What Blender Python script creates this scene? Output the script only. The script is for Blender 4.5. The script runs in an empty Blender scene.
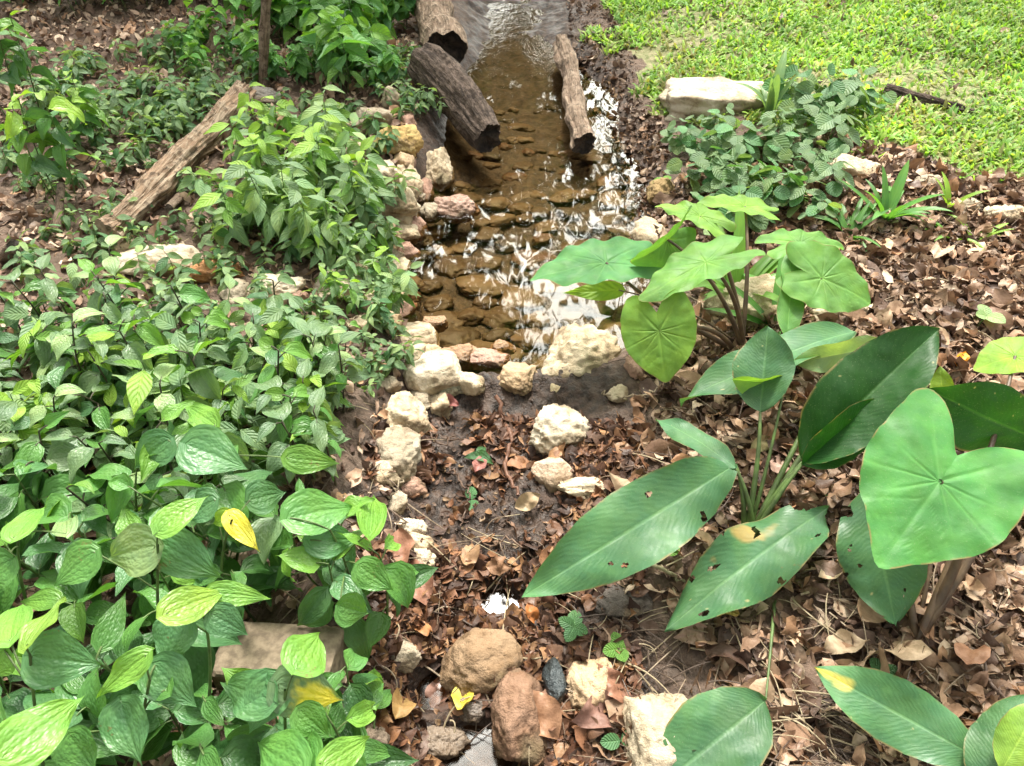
import bpy, math, random
import numpy as np

random.seed(7)
rng = np.random.default_rng(11)
sc = bpy.context.scene
R = math.radians

# ------------------------------------------------------------------ camera
CAMZ, PITCH, FPX = 1.5, R(45), 773.0
cam = bpy.data.objects.new('camera', bpy.data.cameras.new('camera'))
sc.collection.objects.link(cam)
cam.location = (0, 0, CAMZ)
cam.rotation_euler = (R(90) - PITCH, 0, 0)
cam.data.sensor_width = 36.0
cam.data.lens = FPX / 1024 * 36.0
cam.data.clip_start = 0.02
cam.data.clip_end = 500
sc.camera = cam

# ------------------------------------------------------------------ light
SUN_EL, SUN_AZ = R(61), R(-2)          # azimuth measured from +Y towards +X
w = bpy.data.worlds.new('World'); sc.world = w; w.use_nodes = True
nt = w.node_tree; nt.nodes.clear()
def wn(t): return nt.nodes.new(t)
out = wn('ShaderNodeOutputWorld'); bg = wn('ShaderNodeBackground')
sky = wn('ShaderNodeTexSky'); sky.sky_type = 'NISHITA'; sky.sun_disc = False
sky.sun_elevation = SUN_EL; sky.sun_rotation = SUN_AZ
geo = wn('ShaderNodeTexCoord')
dot = wn('ShaderNodeVectorMath'); dot.operation = 'DOT_PRODUCT'
GE, GA = R(46), R(8)
dot.inputs[1].default_value = (math.cos(GE) * math.sin(GA), math.cos(GE) * math.cos(GA), math.sin(GE))
nt.links.new(geo.outputs['Generated'], dot.inputs[0])
mr = wn('ShaderNodeMapRange'); mr.inputs['From Min'].default_value = 0.62; mr.inputs['From Max'].default_value = 1.0
mr.inputs['To Min'].default_value = 1.0; mr.inputs['To Max'].default_value = 14.0; mr.interpolation_type = 'SMOOTHSTEP'
nt.links.new(dot.outputs['Value'], mr.inputs['Value'])
cn = wn('ShaderNodeTexNoise'); cn.inputs['Scale'].default_value = 2.6; cn.inputs['Detail'].default_value = 5
nt.links.new(geo.outputs['Generated'], cn.inputs['Vector'])
mr2 = wn('ShaderNodeMapRange'); mr2.inputs['From Min'].default_value = .35; mr2.inputs['From Max'].default_value = .65
mr2.inputs['To Min'].default_value = 3.8; mr2.inputs['To Max'].default_value = 6.8
nt.links.new(cn.outputs['Fac'], mr2.inputs['Value'])
mul = wn('ShaderNodeMath'); mul.operation = 'MULTIPLY'
nt.links.new(mr.outputs[0], mul.inputs[0]); nt.links.new(mr2.outputs[0], mul.inputs[1])
cc = wn('ShaderNodeCombineColor'); nt.links.new(mul.outputs[0], cc.inputs[0]); nt.links.new(mul.outputs[0], cc.inputs[1]); mb_ = wn('ShaderNodeMath'); mb_.operation = 'MULTIPLY'; mb_.inputs[1].default_value = .9; nt.links.new(mul.outputs[0], mb_.inputs[0]); nt.links.new(mb_.outputs[0], cc.inputs[2])
mx = wn('ShaderNodeMix'); mx.data_type = 'RGBA'; mx.inputs['Factor'].default_value = 0.82
nt.links.new(sky.outputs[0], mx.inputs['A']); nt.links.new(cc.outputs[0], mx.inputs['B'])
nt.links.new(mx.outputs['Result'], bg.inputs['Color']); bg.inputs['Strength'].default_value = 0.1
nt.links.new(bg.outputs[0], out.inputs[0])

sun = bpy.data.lights.new('sun', 'SUN'); sun.energy = 3.5; sun.angle = R(10); sun.color = (1.0, 0.95, 0.86)
so = bpy.data.objects.new('sun', sun); sc.collection.objects.link(so)
so.rotation_euler = (math.pi / 2 - SUN_EL, 0, math.pi - SUN_AZ)

sc.view_settings.view_transform = 'Standard'; sc.view_settings.look = 'None'
sc.view_settings.gamma = 1.0; sc.view_settings.exposure = 0.95
sc.view_settings.use_curve_mapping = False
sc.render.engine = 'CYCLES'
cy = sc.cycles
cy.use_denoising = True; cy.max_bounces = 5; cy.diffuse_bounces = 3; cy.glossy_bounces = 2
cy.transmission_bounces = 3; cy.transparent_max_bounces = 8
cy.use_adaptive_sampling = True; cy.adaptive_threshold = 0.02
cy.caustics_reflective = False; cy.caustics_refractive = False

# ------------------------------------------------------------------ noise
def _hash(ix, iy, iz, seed):
    h = (ix.astype(np.int64) * 73856093) ^ (iy.astype(np.int64) * 19349663) ^ (iz.astype(np.int64) * 83492791) ^ (seed * 2654435761)
    h = (h ^ (h >> 13)) * 1274126177
    h = h ^ (h >> 16)
    return (h & 0xffff) / 65535.0
def vnoise(P, seed=0):
    P = np.asarray(P, float); i = np.floor(P).astype(np.int64); f = P - i; f = f * f * (3 - 2 * f)
    r = 0
    for dx in (0, 1):
        for dy in (0, 1):
            for dz in (0, 1):
                wx = f[..., 0] if dx else 1 - f[..., 0]; wy = f[..., 1] if dy else 1 - f[..., 1]; wz = f[..., 2] if dz else 1 - f[..., 2]
                r = r + wx * wy * wz * _hash(i[..., 0] + dx, i[..., 1] + dy, i[..., 2] + dz, seed)
    return r * 2 - 1
def fbm(P, octs=4, seed=0, gain=.5):
    P = np.asarray(P, float); a = 1; s = 0
    for k in range(octs):
        s = s + a * vnoise(P * 2.0 ** k + 17.3 * k, seed + k); a *= gain
    return s
def fbm2(x, y, sc_, octs=4, seed=0, gain=.5):
    return fbm(np.stack([x * sc_, y * sc_, np.zeros_like(x) + .37], -1), octs, seed, gain)
def sst(t): t = np.clip(t, 0, 1); return t * t * (3 - 2 * t)

# ------------------------------------------------------------------ pixel <-> world (for laying the place out)
CP, SP = math.cos(PITCH), math.sin(PITCH)
def ray(px, py):
    X = (px - 512) / FPX; Y = -(py - 383) / FPX
    return np.array([X, CP + Y * SP, -SP + Y * CP])
def P3(px, py, z):
    d = ray(px, py); t = (z - CAMZ) / d[2]
    return np.array([0, 0, CAMZ]) + d * t
def depth(p): return p[1] * CP - (p[2] - CAMZ) * SP
def proj(p):
    p = np.asarray(p, float); dz = p[..., 2] - CAMZ
    D = p[..., 1] * CP - dz * SP; U = p[..., 1] * SP + dz * CP
    D = np.where(D < .05, .05, D)
    return 512 + FPX * p[..., 0] / D, 383 - FPX * U / D

# ------------------------------------------------------------------ terrain
_tab = [(-60, 514, 34), (0, 514, 38), (40, 516, 42), (80, 520, 58), (140, 528, 74), (200, 520, 98), (260, 515, 112), (320, 512, 104), (360, 492, 72),
        (420, 492, 64), (520, 480, 66), (620, 490, 80), (766, 500, 100), (950, 500, 110)]
_cy, _cx, _ch = [], [], []
for py, cx_, hw_ in _tab:
    a = P3(cx_, py, 0); b = P3(cx_ + hw_, py, 0)
    _cy.append(a[1]); _cx.append(a[0]); _ch.append(b[0] - a[0])
_o = np.argsort(_cy); _cy = np.array(_cy)[_o]; _cx = np.array(_cx)[_o]; _ch = np.array(_ch)[_o]
Y_DAM = P3(500, 372, 0)[1]
PUD = [(P3(499, 606, -.047)[:2], .062, .05), (P3(476, 752, -.047)[:2], .08, .05), (P3(438, 690, -.047)[:2], .06, .045), (P3(560, 600, 0)[:2], .02, .012)]
PUDZ = -0.048
def H(x, y):
    x = np.asarray(x, float); y = np.asarray(y, float)
    xc = np.interp(y, _cy, _cx); hw = np.interp(y, _cy, _ch)
    wob = .05 * fbm2(x, y, 2.2, 3, 5)
    d = np.abs(x - xc) - hw + wob
    left = x < xc
    s = np.where(left, sst((d + .10) / .26), sst((d + .16) / .44))
    up = sst((y - (Y_DAM - .05)) / .16)
    bed = -.028 * (1 - up) + (-.105 + .012 * (y - 2)) * up
    bed = bed + .088 * sst((y - 3.25) / .7) * .86 + .045 * np.exp(-((y - Y_DAM + .03) / .07) ** 2)
    bankL = .11 + .05 * sst((d - .3) / 1.2) + .03 * sst((d - 1) / 2)
    bankR = .065 + .06 * sst((d - .25) / .6) + .03 * sst((d - 1) / 2)
    h = bed * (1 - s) + np.where(left, bankL, bankR) * s
    lw = (1 - up) * (1 - s)
    h = h + lw * (.012 * np.abs(fbm2(x, y, 11, 3, 81)) + .008 * np.abs(fbm2(x, y, 30, 4, 83)) + .003 * fbm2(x, y, 90, 2, 85))
    h = h + .022 * fbm2(x, y, 3.1, 3, 9) * (.35 + .65 * s) + .007 * fbm2(x, y, 14, 4, 21) + .0035 * fbm2(x, y, 55, 3, 31)
    h = h + .006 * np.exp(-(d / .35) ** 2) * s * fbm2(x, y, 34, 3, 87)
    mz = (1 - up) * np.exp(-(np.maximum(d, 0) / .3) ** 2)
    h = h + mz * (.016 * (.4 - np.abs(fbm2(x, y, 8, 3, 181))) + .009 * (.4 - np.abs(fbm2(x, y, 22, 3, 183))) + .004 * fbm2(x, y, 60, 2, 185))
    for c, r, dp in PUD:
        q = np.sqrt(((x - c[0]) / r) ** 2 + ((y - c[1]) / (r * .8)) ** 2) + .13 * fbm2(x, y, 16, 3, 199); q = np.maximum(q, 0)
        ww = np.exp(-(q / 1.25) ** 4); h = h * (1 - ww) + (-.075 + .03 * q ** 2) * ww
    far = np.hypot(x, y - 2)
    h = h + .25 * sst((far - 6) / 20) * fbm2(x, y, .12, 2, 3)
    return h
Hexact = H
_ax = np.arange(-4.2, 5.6, .008); _ay = np.arange(.1, 8.2, .008)
_HG = Hexact(*np.meshgrid(_ax, _ay, indexing='ij'))
def H(x, y):
    x = np.asarray(x, float); y = np.asarray(y, float)
    if x.ndim == 0 and not (-4.2 < x < 5.5 and .1 < y < 8.1): return Hexact(x, y)
    fx = np.clip((x + 4.2) / .008, 0, len(_ax) - 1.01); fy = np.clip((y - .1) / .008, 0, len(_ay) - 1.01)
    i = fx.astype(int); j = fy.astype(int); u = fx - i; v = fy - j
    return (_HG[i, j] * (1 - u) + _HG[i + 1, j] * u) * (1 - v) + (_HG[i, j + 1] * (1 - u) + _HG[i + 1, j + 1] * u) * v
def G(px, py, lift=0.0):
    """the point of the ground seen at a pixel"""
    d = ray(px, py); o = np.array([0, 0, CAMZ])
    t0 = (.45 - CAMZ) / d[2]; t1 = (-.3 - CAMZ) / d[2]; ts = np.linspace(t0, t1, 90)
    pts = o + d * ts[:, None]
    g = pts[:, 2] - H(pts[:, 0], pts[:, 1])
    k = np.argmax(g < 0)
    if g[k] >= 0: k = len(ts) - 1
    k = max(k, 1); t = ts[k - 1] + (ts[k] - ts[k - 1]) * g[k - 1] / max(g[k - 1] - g[k], 1e-9)
    p = o + d * t; p[2] = float(H(p[0], p[1])) + lift
    return p
def poly_w(pts): return np.array([P3(a, b, .08)[:2] for a, b in pts])
def inside(x, y, poly):
    r = np.zeros(np.shape(x), bool); j = len(poly) - 1
    for i in range(len(poly)):
        xi, yi = poly[i]; xj, yj = poly[j]
        c = ((yi > y) != (yj > y)) & (x < (xj - xi) * (y - yi) / (yj - yi + 1e-12) + xi)
        r ^= c; j = i
    return r
LAWN = poly_w([(598, -160), (606, -60), (612, 0), (625, 55), (640, 90), (668, 118), (760, 128), (840, 152), (905, 172), (955, 190), (1040, 205), (1200, 235), (1500, 250), (1500, -160)])
LITR = poly_w([(640, 215), (700, 150), (820, 140), (900, 165), (960, 190), (1300, 230), (1500, 1000), (640, 1000), (560, 760), (600, 620), (620, 500), (640, 380), (655, 300)])
LITC = poly_w([(380, 385), (520, 395), (650, 420), (640, 560), (640, 1000), (360, 1000), (350, 600)])
LITL = poly_w([(-500, -90), (430, -90), (420, 60), (420, 130), (410, 330), (402, 450), (380, 900), (-500, 1000)])
BANKR = poly_w([(560, -60), (618, -60), (640, 60), (668, 130), (670, 210), (650, 250), (600, 190), (575, 60)])

# ------------------------------------------------------------------ mesh helpers
def new_mesh(name, V, F, uv=None, col=None, extra=None, smooth=True):
    """V (n,3); F (m,3|4); uv (n,2) and col (n,3) per vertex"""
    V = np.asarray(V, np.float32); F = np.asarray(F, np.int32); k = F.shape[1]
    me = bpy.data.meshes.new(name)
    me.vertices.add(len(V)); me.vertices.foreach_set('co', V.ravel())
    me.loops.add(F.size); me.loops.foreach_set('vertex_index', F.ravel())
    me.polygons.add(len(F)); me.polygons.foreach_set('loop_start', np.arange(0, F.size, k, dtype=np.int32))
    me.polygons.foreach_set('loop_total', np.full(len(F), k, np.int32))
    if uv is not None:
        l = me.uv_layers.new(name='UVMap'); l.data.foreach_set('uv', np.asarray(uv, np.float32)[F.ravel()].ravel())
    if col is not None:
        a = me.color_attributes.new('col', 'FLOAT_COLOR', 'POINT')
        c4 = np.ones((len(V), 4), np.float32); c4[:, :3] = col; a.data.foreach_set('color', c4.ravel())
    if extra:
        for nm, arr in extra.items():
            a = me.attributes.new(nm, 'FLOAT', 'POINT'); a.data.foreach_set('value', np.asarray(arr, np.float32))
    me.update(calc_edges=True)
    if smooth: me.polygons.foreach_set('use_smooth', np.ones(len(F), bool))
    me.validate(clean_customdata=False)
    return me
def link(name, me, mat=None, parent=None):
    o = bpy.data.objects.new(name, me); sc.collection.objects.link(o)
    if mat is not None and not me.materials:
        me.materials.append(mat)
    if parent is not None: o.parent = parent
    return o
def empty(name, loc):
    o = bpy.data.objects.new(name, None); o.empty_display_size = .05; o.location = loc; sc.collection.objects.link(o); return o
def tag(o, label=None, cat=None, group=None, kind=None):
    if label: o['label'] = label
    if cat: o['category'] = cat
    if group: o['group'] = group
    if kind: o['kind'] = kind
    return o
class MB:
    def __init__(s): s.V = []; s.F = []; s.U = []; s.C = []; s.E = []; s.n = 0
    def add(s, V, F, U=None, C=(.1, .1, .1), E=None):
        V = np.asarray(V, float); s.V.append(V); s.F.append(np.asarray(F) + s.n)
        s.U.append(np.zeros((len(V), 2)) if U is None else U)
        C = np.asarray(C, float); s.C.append(np.tile(C, (len(V), 1)) if C.ndim == 1 else C)
        s.E.append(np.zeros(len(V)) if E is None else E); s.n += len(V)
    def mesh(s, name, origin=None):
        V = np.concatenate(s.V)
        if origin is not None: V = V - np.asarray(origin)
        return new_mesh(name, V, np.concatenate(s.F), np.concatenate(s.U), np.concatenate(s.C), {'vein': np.concatenate(s.E)})
def gridF(nu, nv):
    i = np.arange(nu - 1)[:, None] * nv + np.arange(nv - 1)[None]
    return np.stack([i, i + 1, i + nv + 1, i + nv], -1).reshape(-1, 4)
def tube(pts, rad, sides=6, close=True):
    pts = np.asarray(pts, float); n = len(pts); rad = np.broadcast_to(np.asarray(rad, float), (n,))
    T = np.gradient(pts, axis=0); T /= np.linalg.norm(T, axis=1)[:, None] + 1e-12
    ref = np.array([0, 0, 1.]) if abs(T[0, 2]) < .9 else np.array([1., 0, 0])
    A = np.cross(T, ref); A /= np.linalg.norm(A, axis=1)[:, None] + 1e-9; B = np.cross(T, A)
    th = np.linspace(0, 2 * np.pi, sides + 1)
    ring = np.cos(th)[None, :, None] * A[:, None] + np.sin(th)[None, :, None] * B[:, None]
    V = (pts[:, None] + ring * rad[:, None, None]).reshape(-1, 3)
    U = np.stack([np.repeat(np.linspace(0, 1, n), sides + 1), np.tile(np.linspace(0, 1, sides + 1), n)], -1)
    return V, gridF(n, sides + 1), U
def bez(a, b, c, n=8):
    t = np.linspace(0, 1, n)[:, None]; a, b, c = map(np.asarray, (a, b, c))
    return a * (1 - t) ** 2 + b * 2 * t * (1 - t) + c * t * t

# ------------------------------------------------------------------ node helpers
class NT:
    def __init__(s, name):
        s.m = bpy.data.materials.new(name); s.m.use_nodes = True; s.t = s.m.node_tree; s.t.nodes.clear()
        s.out = s.n('ShaderNodeOutputMaterial')
    def n(s, t, **k):
        nd = s.t.nodes.new(t)
        for a, b in k.items(): setattr(nd, a, b)
        return nd
    def set(s, sock, v):
        if isinstance(v, bpy.types.NodeSocket): s.t.links.new(v, sock)
        elif isinstance(v, tuple) and len(v) == 3 and sock.type == 'RGBA': sock.default_value = (*v, 1)
        else: sock.default_value = v
    def math(s, op, a, b=None, clamp=False):
        nd = s.n('ShaderNodeMath', operation=op, use_clamp=clamp); s.set(nd.inputs[0], a)
        if b is not None: s.set(nd.inputs[1], b)
        return nd.outputs[0]
    def mix(s, f, a, b, mode='MIX'):
        nd = s.n('ShaderNodeMix', data_type='RGBA', blend_type=mode); s.set(nd.inputs['Factor'], f); s.set(nd.inputs['A'], a); s.set(nd.inputs['B'], b)
        return nd.outputs['Result']
    def noise(s, scale, detail=4, vec=None, rough=.55, dist=0):
        nd = s.n('ShaderNodeTexNoise'); nd.inputs['Scale'].default_value = scale; nd.inputs['Detail'].default_value = detail
        nd.inputs['Roughness'].default_value = rough; nd.inputs['Distortion'].default_value = dist
        if vec is not None: s.set(nd.inputs['Vector'], vec)
        return nd.outputs['Fac']
    def rng(s, v, a, b, c=0., d=1., smooth=True):
        nd = s.n('ShaderNodeMapRange'); nd.interpolation_type = 'SMOOTHSTEP' if smooth else 'LINEAR'
        s.set(nd.inputs['Value'], v)
        for k, x in zip(('From Min', 'From Max', 'To Min', 'To Max'), (a, b, c, d)): nd.inputs[k].default_value = x
        return nd.outputs[0]
    def attr(s, name, o='Color'): return s.n('ShaderNodeAttribute', attribute_name=name).outputs[o]
    def pos(s): return s.n('ShaderNodeNewGeometry').outputs['Position']
    def obj(s): return s.n('ShaderNodeTexCoord').outputs['Object']
    def bump(s, h, strength=.5, dist=.01, nrm=None):
        nd = s.n('ShaderNodeBump'); nd.inputs['Strength'].default_value = strength; nd.inputs['Distance'].default_value = dist
        s.set(nd.inputs['Height'], h)
        if nrm is not None: s.set(nd.inputs['Normal'], nrm)
        return nd.outputs[0]
    def pbr(s, col, rough=.6, nrm=None, spec=.5, coat=0.):
        p = s.n('ShaderNodeBsdfPrincipled'); s.set(p.inputs['Base Color'], col); s.set(p.inputs['Roughness'], rough)
        s.set(p.inputs['Specular IOR Level'], spec); s.set(p.inputs['Coat Weight'], coat); p.inputs['Coat Roughness'].default_value = .12
        if nrm is not None: s.set(p.inputs['Normal'], nrm)
        return p.outputs[0]
    def mixs(s, f, a, b):
        nd = s.n('ShaderNodeMixShader'); s.set(nd.inputs[0], f); s.t.links.new(a, nd.inputs[1]); s.t.links.new(b, nd.inputs[2]); return nd.outputs[0]
    def done(s, sh): s.t.links.new(sh, s.out.inputs[0]); return s.m
def scaled(T, vec, v3):
    nd = T.n('ShaderNodeVectorMath', operation='MULTIPLY'); T.set(nd.inputs[0], vec); nd.inputs[1].default_value = v3; return nd.outputs[0]

def leafmat(name, vein='piper', rough=.42, trans=.28, spec=.5, bumps=.5, coat=0., spots=.5):
    T = NT(name)
    uvn = T.n('ShaderNodeUVMap').outputs[0]
    sp = T.n('ShaderNodeSeparateXYZ'); T.set(sp.inputs[0], uvn); u, vr = sp.outputs[0], sp.outputs[1]
    av = T.math('ABSOLUTE', T.math('SUBTRACT', T.math('MULTIPLY', vr, 2.), 1.))
    col = T.attr('col')
    if vein == 'piper':
        t = T.math('MULTIPLY', T.math('POWER', av, .9), 2.5)
        pp = T.math('PINGPONG', t, .5)
        pc = T.math('PINGPONG', T.math('ADD', T.math('MULTIPLY', u, 8.5), T.math('MULTIPLY', av, 2.2)), .5)
        mask = T.math('SUBTRACT', 1., T.rng(pp, 0, .12)); m2 = T.math('MULTIPLY', T.math('SUBTRACT', 1., T.rng(pc, 0, .16)), .55)
        mask = T.math('MAXIMUM', mask, T.math('MULTIPLY', m2, .5))
        hgt = T.math('MULTIPLY', T.math('ADD', T.rng(pp, 0, .5), T.math('MULTIPLY', T.rng(pc, 0, .4), .4)), .42)
        vo = T.n('ShaderNodeTexVoronoi', feature='SMOOTH_F1'); vo.inputs['Scale'].default_value = 1.0; vo.inputs['Smoothness'].default_value = .3
        T.set(vo.inputs['Vector'], scaled(T, uvn, (15., 17., 1.)))
        hgt = T.math('ADD', hgt, T.math('MULTIPLY', T.math('SUBTRACT', 1., vo.outputs['Distance']), .8))
        vs = .10
    elif vein == 'pinnate':
        pc = T.math('PINGPONG', T.math('ADD', T.math('MULTIPLY', T.noise(7, 2, uvn), 2.2), T.math('SUBTRACT', T.math('MULTIPLY', u, 26.), T.math('MULTIPLY', av, 5.5))), .5)
        mid = T.math('SUBTRACT', 1., T.rng(av, .015, .07))
        mask = T.math('MAXIMUM', mid, T.math('MULTIPLY', T.math('SUBTRACT', 1., T.rng(pc, 0, .4)), .12))
        hgt = T.math('SUBTRACT', T.math('MULTIPLY', T.rng(pc, 0, .5), .35), mid); vs = .45
    elif vein == 'attr':
        mask = T.attr('vein', 'Fac'); hgt = T.math('SUBTRACT', 1., mask); vs = .36
    else:
        pc = T.math('PINGPONG', T.math('SUBTRACT', T.math('MULTIPLY', u, 7.), T.math('MULTIPLY', av, 2.)), .5)
        mid = T.math('SUBTRACT', 1., T.rng(av, .03, .16))
        mask = T.math('MAXIMUM', mid, T.math('MULTIPLY', T.math('SUBTRACT', 1., T.rng(pc, 0, .25)), .3))
        hgt = T.math('MULTIPLY', T.math('SUBTRACT', T.rng(pc, 0, .5), mid), .6); vs = .18
    n1 = T.noise(22, 3, T.obj()); n2 = T.noise(140, 2, T.obj())
    c = T.mix(T.rng(n1, .3, .7, 0, .45), col, T.mix(1., col, (1.55, 1.25, .8), 'MULTIPLY'))
    c = T.mix(T.math('MULTIPLY', mask, vs), c, T.mix(1., T.mix(1., c, (1.7, 1.45, 1.5), 'MULTIPLY'), (.03, .05, .02), 'ADD'))
    if spots:
        c = T.mix(T.rng(T.math('MULTIPLY', n2, T.rng(T.noise(9, 2, T.obj()), .45, .7)), .56, .62, 0, spots), c, (.16, .11, .04))
    if vein in ('pinnate', 'attr'):
        edge = T.math('ADD', T.rng(av, .93, 1.), 0.) if vein == 'pinnate' else T.rng(u, .97, 1.)
        c = T.mix(T.math('MULTIPLY', edge, T.rng(T.noise(30, 3, T.obj()), .42, .6)), c, (.22, .17, .07))
        c = T.mix(T.rng(T.noise(420, 2, T.obj()), .62, .74, 0, .3), c, (.28, .30, .2))
        c = T.mix(T.rng(T.noise(46, 5, T.obj(), .7), .45, .75, 0, .35), c, T.mix(1., c, (.6, .68, .6), 'MULTIPLY'))
        hgt = T.math('ADD', hgt, T.math('MULTIPLY', T.noise(28, 4, T.obj()), 2.2)); rough = T.rng(T.noise(16, 4, T.obj()), .35, .65, rough - .06, rough + .2)
    nrm = T.bump(T.math('ADD', hgt, T.math('MULTIPLY', n2, .3)), bumps, .004)
    a = T.pbr(c, rough, nrm, spec, coat)
    tr = T.n('ShaderNodeBsdfTranslucent'); T.set(tr.inputs[0], T.mix(1., c, (1.9, 1.9, .7), 'MULTIPLY')); T.set(tr.inputs['Normal'], nrm)
    return T.done(T.mixs(trans, a, tr.outputs[0]))
M = {}
M['piper'] = leafmat('glossy_quilted_leaf', 'piper', .38, .27, .5, .42, spots=.6)
M['simple'] = leafmat('matt_green_leaf', 'simple', .5, .3, .4, .5, spots=.4)
M['strap'] = leafmat('strap_leaf', 'none', .45, .3, .4, .1, spots=.5)
M['canna'] = leafmat('broad_waxy_leaf', 'pinnate', .45, .25, .4, .16, spots=.4)
M['taro'] = leafmat('velvety_heart_leaf', 'attr', .55, .3, .3, .25, spots=0)
M['grass'] = leafmat('lawn_blade', 'none', .5, .35, .35, .05, spots=0)

def stemmat(name, c1, c2, rough=.5):
    T = NT(name); c = T.mix(T.rng(T.noise(30, 3, T.obj()), .35, .65), c1, c2)
    return T.done(T.pbr(c, rough, T.bump(T.noise(120, 2, T.obj()), .3, .002), .4))
M['stem_g'] = stemmat('green_stem', (.10, .16, .045), (.06, .085, .03))
M['stem_b'] = stemmat('dark_stem', (.035, .03, .02), (.07, .06, .035))
M['stem_p'] = stemmat('purple_brown_stalk', (.07, .045, .032), (.13, .085, .05), .45)

T = NT('dry_leaf')
c = T.attr('col'); n = T.noise(60, 4, T.obj())
c = T.mix(T.rng(n, .3, .7, 0, .6), c, T.mix(1., c, (.5, .42, .36), 'MULTIPLY'))
nrm = T.bump(T.noise(150, 3, T.obj()), .5, .003)
tr = T.n('ShaderNodeBsdfTranslucent'); T.set(tr.inputs[0], c)
M['dead'] = T.done(T.mixs(.12, T.pbr(c, T.rng(n, .3, .7, .4, .7), nrm, .4), tr.outputs[0]))

T = NT('soil')
P = T.pos(); wet = T.attr('wet', 'Fac'); n1 = T.noise(5, 5, P); n2 = T.noise(38, 5, P, .65); n3 = T.noise(160, 3, P)
dry = T.mix(T.rng(n2, .3, .7), (.075, .045, .030), (.17, .11, .078))
dry = T.mix(T.rng(n1, .4, .65, 0, .5), dry, (.10, .072, .05))
mud = T.mix(T.rng(n2, .35, .65), (.018, .010, .007), (.068, .040, .027))
c = T.mix(wet, dry, mud)
sub = T.attr('sub', 'Fac')
c = T.mix(sub, c, T.mix(T.rng(n2, .35, .65), (.05, .036, .022), (.12, .085, .052)))
c = T.mix(T.attr('turf', 'Fac'), c, T.mix(T.rng(n2, .35, .65), (.13, .15, .05), (.27, .24, .13)))
rough = T.math('SUBTRACT', .85, T.math('MULTIPLY', wet, T.rng(T.noise(16, 3, P), .38, .6, .08, .45)))
nrm = T.bump(T.math('ADD', n2, T.math('MULTIPLY', n3, .5)), .8, .012)
M['soil'] = T.done(T.pbr(c, rough, nrm, .5))

def rockmat(name, pit=.6, wet=False):
    T = NT(name); P = T.obj(); col = T.attr('col')
    n1 = T.noise(9, 5, P, .6); n2 = T.noise(34, 5, P, .65); n3 = T.noise(110, 4, P, .7)
    c = T.mix(T.rng(n1, .38, .66, 0, .75), col, T.mix(1., col, (.62, .53, .42), 'MULTIPLY'))
    c = T.mix(T.rng(n2, .56, .7, 0, pit), c, T.mix(1., col, (.32, .27, .22), 'MULTIPLY'))
    c = T.mix(T.rng(T.noise(5, 3, P), .54, .70, 0, .55), c, (.12, .12, .065)); c = T.mix(T.rng(T.noise(11, 5, P, .7), .54, .66, 0, .7), c, (.17, .115, .075))
    vor = T.n('ShaderNodeTexVoronoi', feature='DISTANCE_TO_EDGE'); vor.inputs['Scale'].default_value = 13; T.set(vor.inputs['Vector'], P)
    nrm = T.bump(T.math('ADD', n2, T.math('MULTIPLY', n3, .45)), .85, .012)
    nrm = T.bump(n1, .4, .03, nrm)
    return T.done(T.pbr(c, .3 if wet else .82, nrm, .5 if wet else .25))
M['rock'] = rockmat('pitted_limestone')
M['rockwet'] = rockmat('wet_stone', .5, True)
T = NT('smooth_silted_cobble'); P = T.obj(); col = T.attr('col')
c = T.mix(T.rng(T.noise(14, 4, P), .35, .65, 0, .8), col, T.mix(1., col, (.6, .62, .5), 'MULTIPLY')); c = T.mix(T.rng(T.noise(50, 4, P), .5, .7, 0, .6), c, (.17, .13, .08))
M['cobble'] = T.done(T.pbr(c, .5, T.bump(T.noise(40, 3, P), .25, .006), .3))
T = NT('rough_concrete'); P = T.obj(); n2 = T.noise(60, 5, P)
M['concrete'] = T.done(T.pbr(T.mix(T.rng(n2, .35, .65), (.23, .18, .125), (.13, .10, .07)), .9, T.bump(n2, .5, .006), .2))

def barkmat(name, c1, c2, c3, bump=.9):
    T = NT(name); uv = T.n('ShaderNodeUVMap').outputs[0]
    v = scaled(T, uv, (5., 14., 1.)); v2 = scaled(T, uv, (16., 60., 1.))
    n1 = T.noise(1.6, 5, v, .65, .6); n2 = T.noise(1.0, 5, v2, .6); n3 = T.noise(70, 4, T.obj())
    c = T.mix(T.rng(n1, .38, .6), c1, c2); c = T.mix(T.rng(n2, .5, .66, 0, .8), c, c3); c = T.mix(T.rng(T.noise(17, 5, T.obj(), .65), .5, .6, 0, .7), c, c3); c = T.mix(T.rng(T.noise(45, 4, T.obj(), .65), .52, .66, 0, .7), c, (.05, .035, .025))
    nrm = T.bump(T.math('ADD', T.math('ADD', n1, T.math('MULTIPLY', n2, .7)), T.math('MULTIPLY', n3, .3)), bump, .02)
    return T.done(T.pbr(c, .85, nrm, .2))
M['bark_dark'] = barkmat('dark_rotting_bark', (.07, .052, .042), (.17, .125, .10), (.03, .022, .018))
M['bark_tan'] = barkmat('tan_peeling_bark', (.35, .235, .155), (.18, .12, .08), (.43, .34, .25))
M['bark_grey'] = barkmat('grey_brown_bark', (.30, .21, .15), (.17, .12, .085), (.42, .32, .24))
T = NT('charred_wood'); n = T.noise(30, 5, T.obj())
M['char'] = T.done(T.pbr(T.mix(T.rng(n, .4, .65), (.018, .013, .011), (.055, .038, .028)), .8, T.bump(n, 1., .02), .3))

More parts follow.
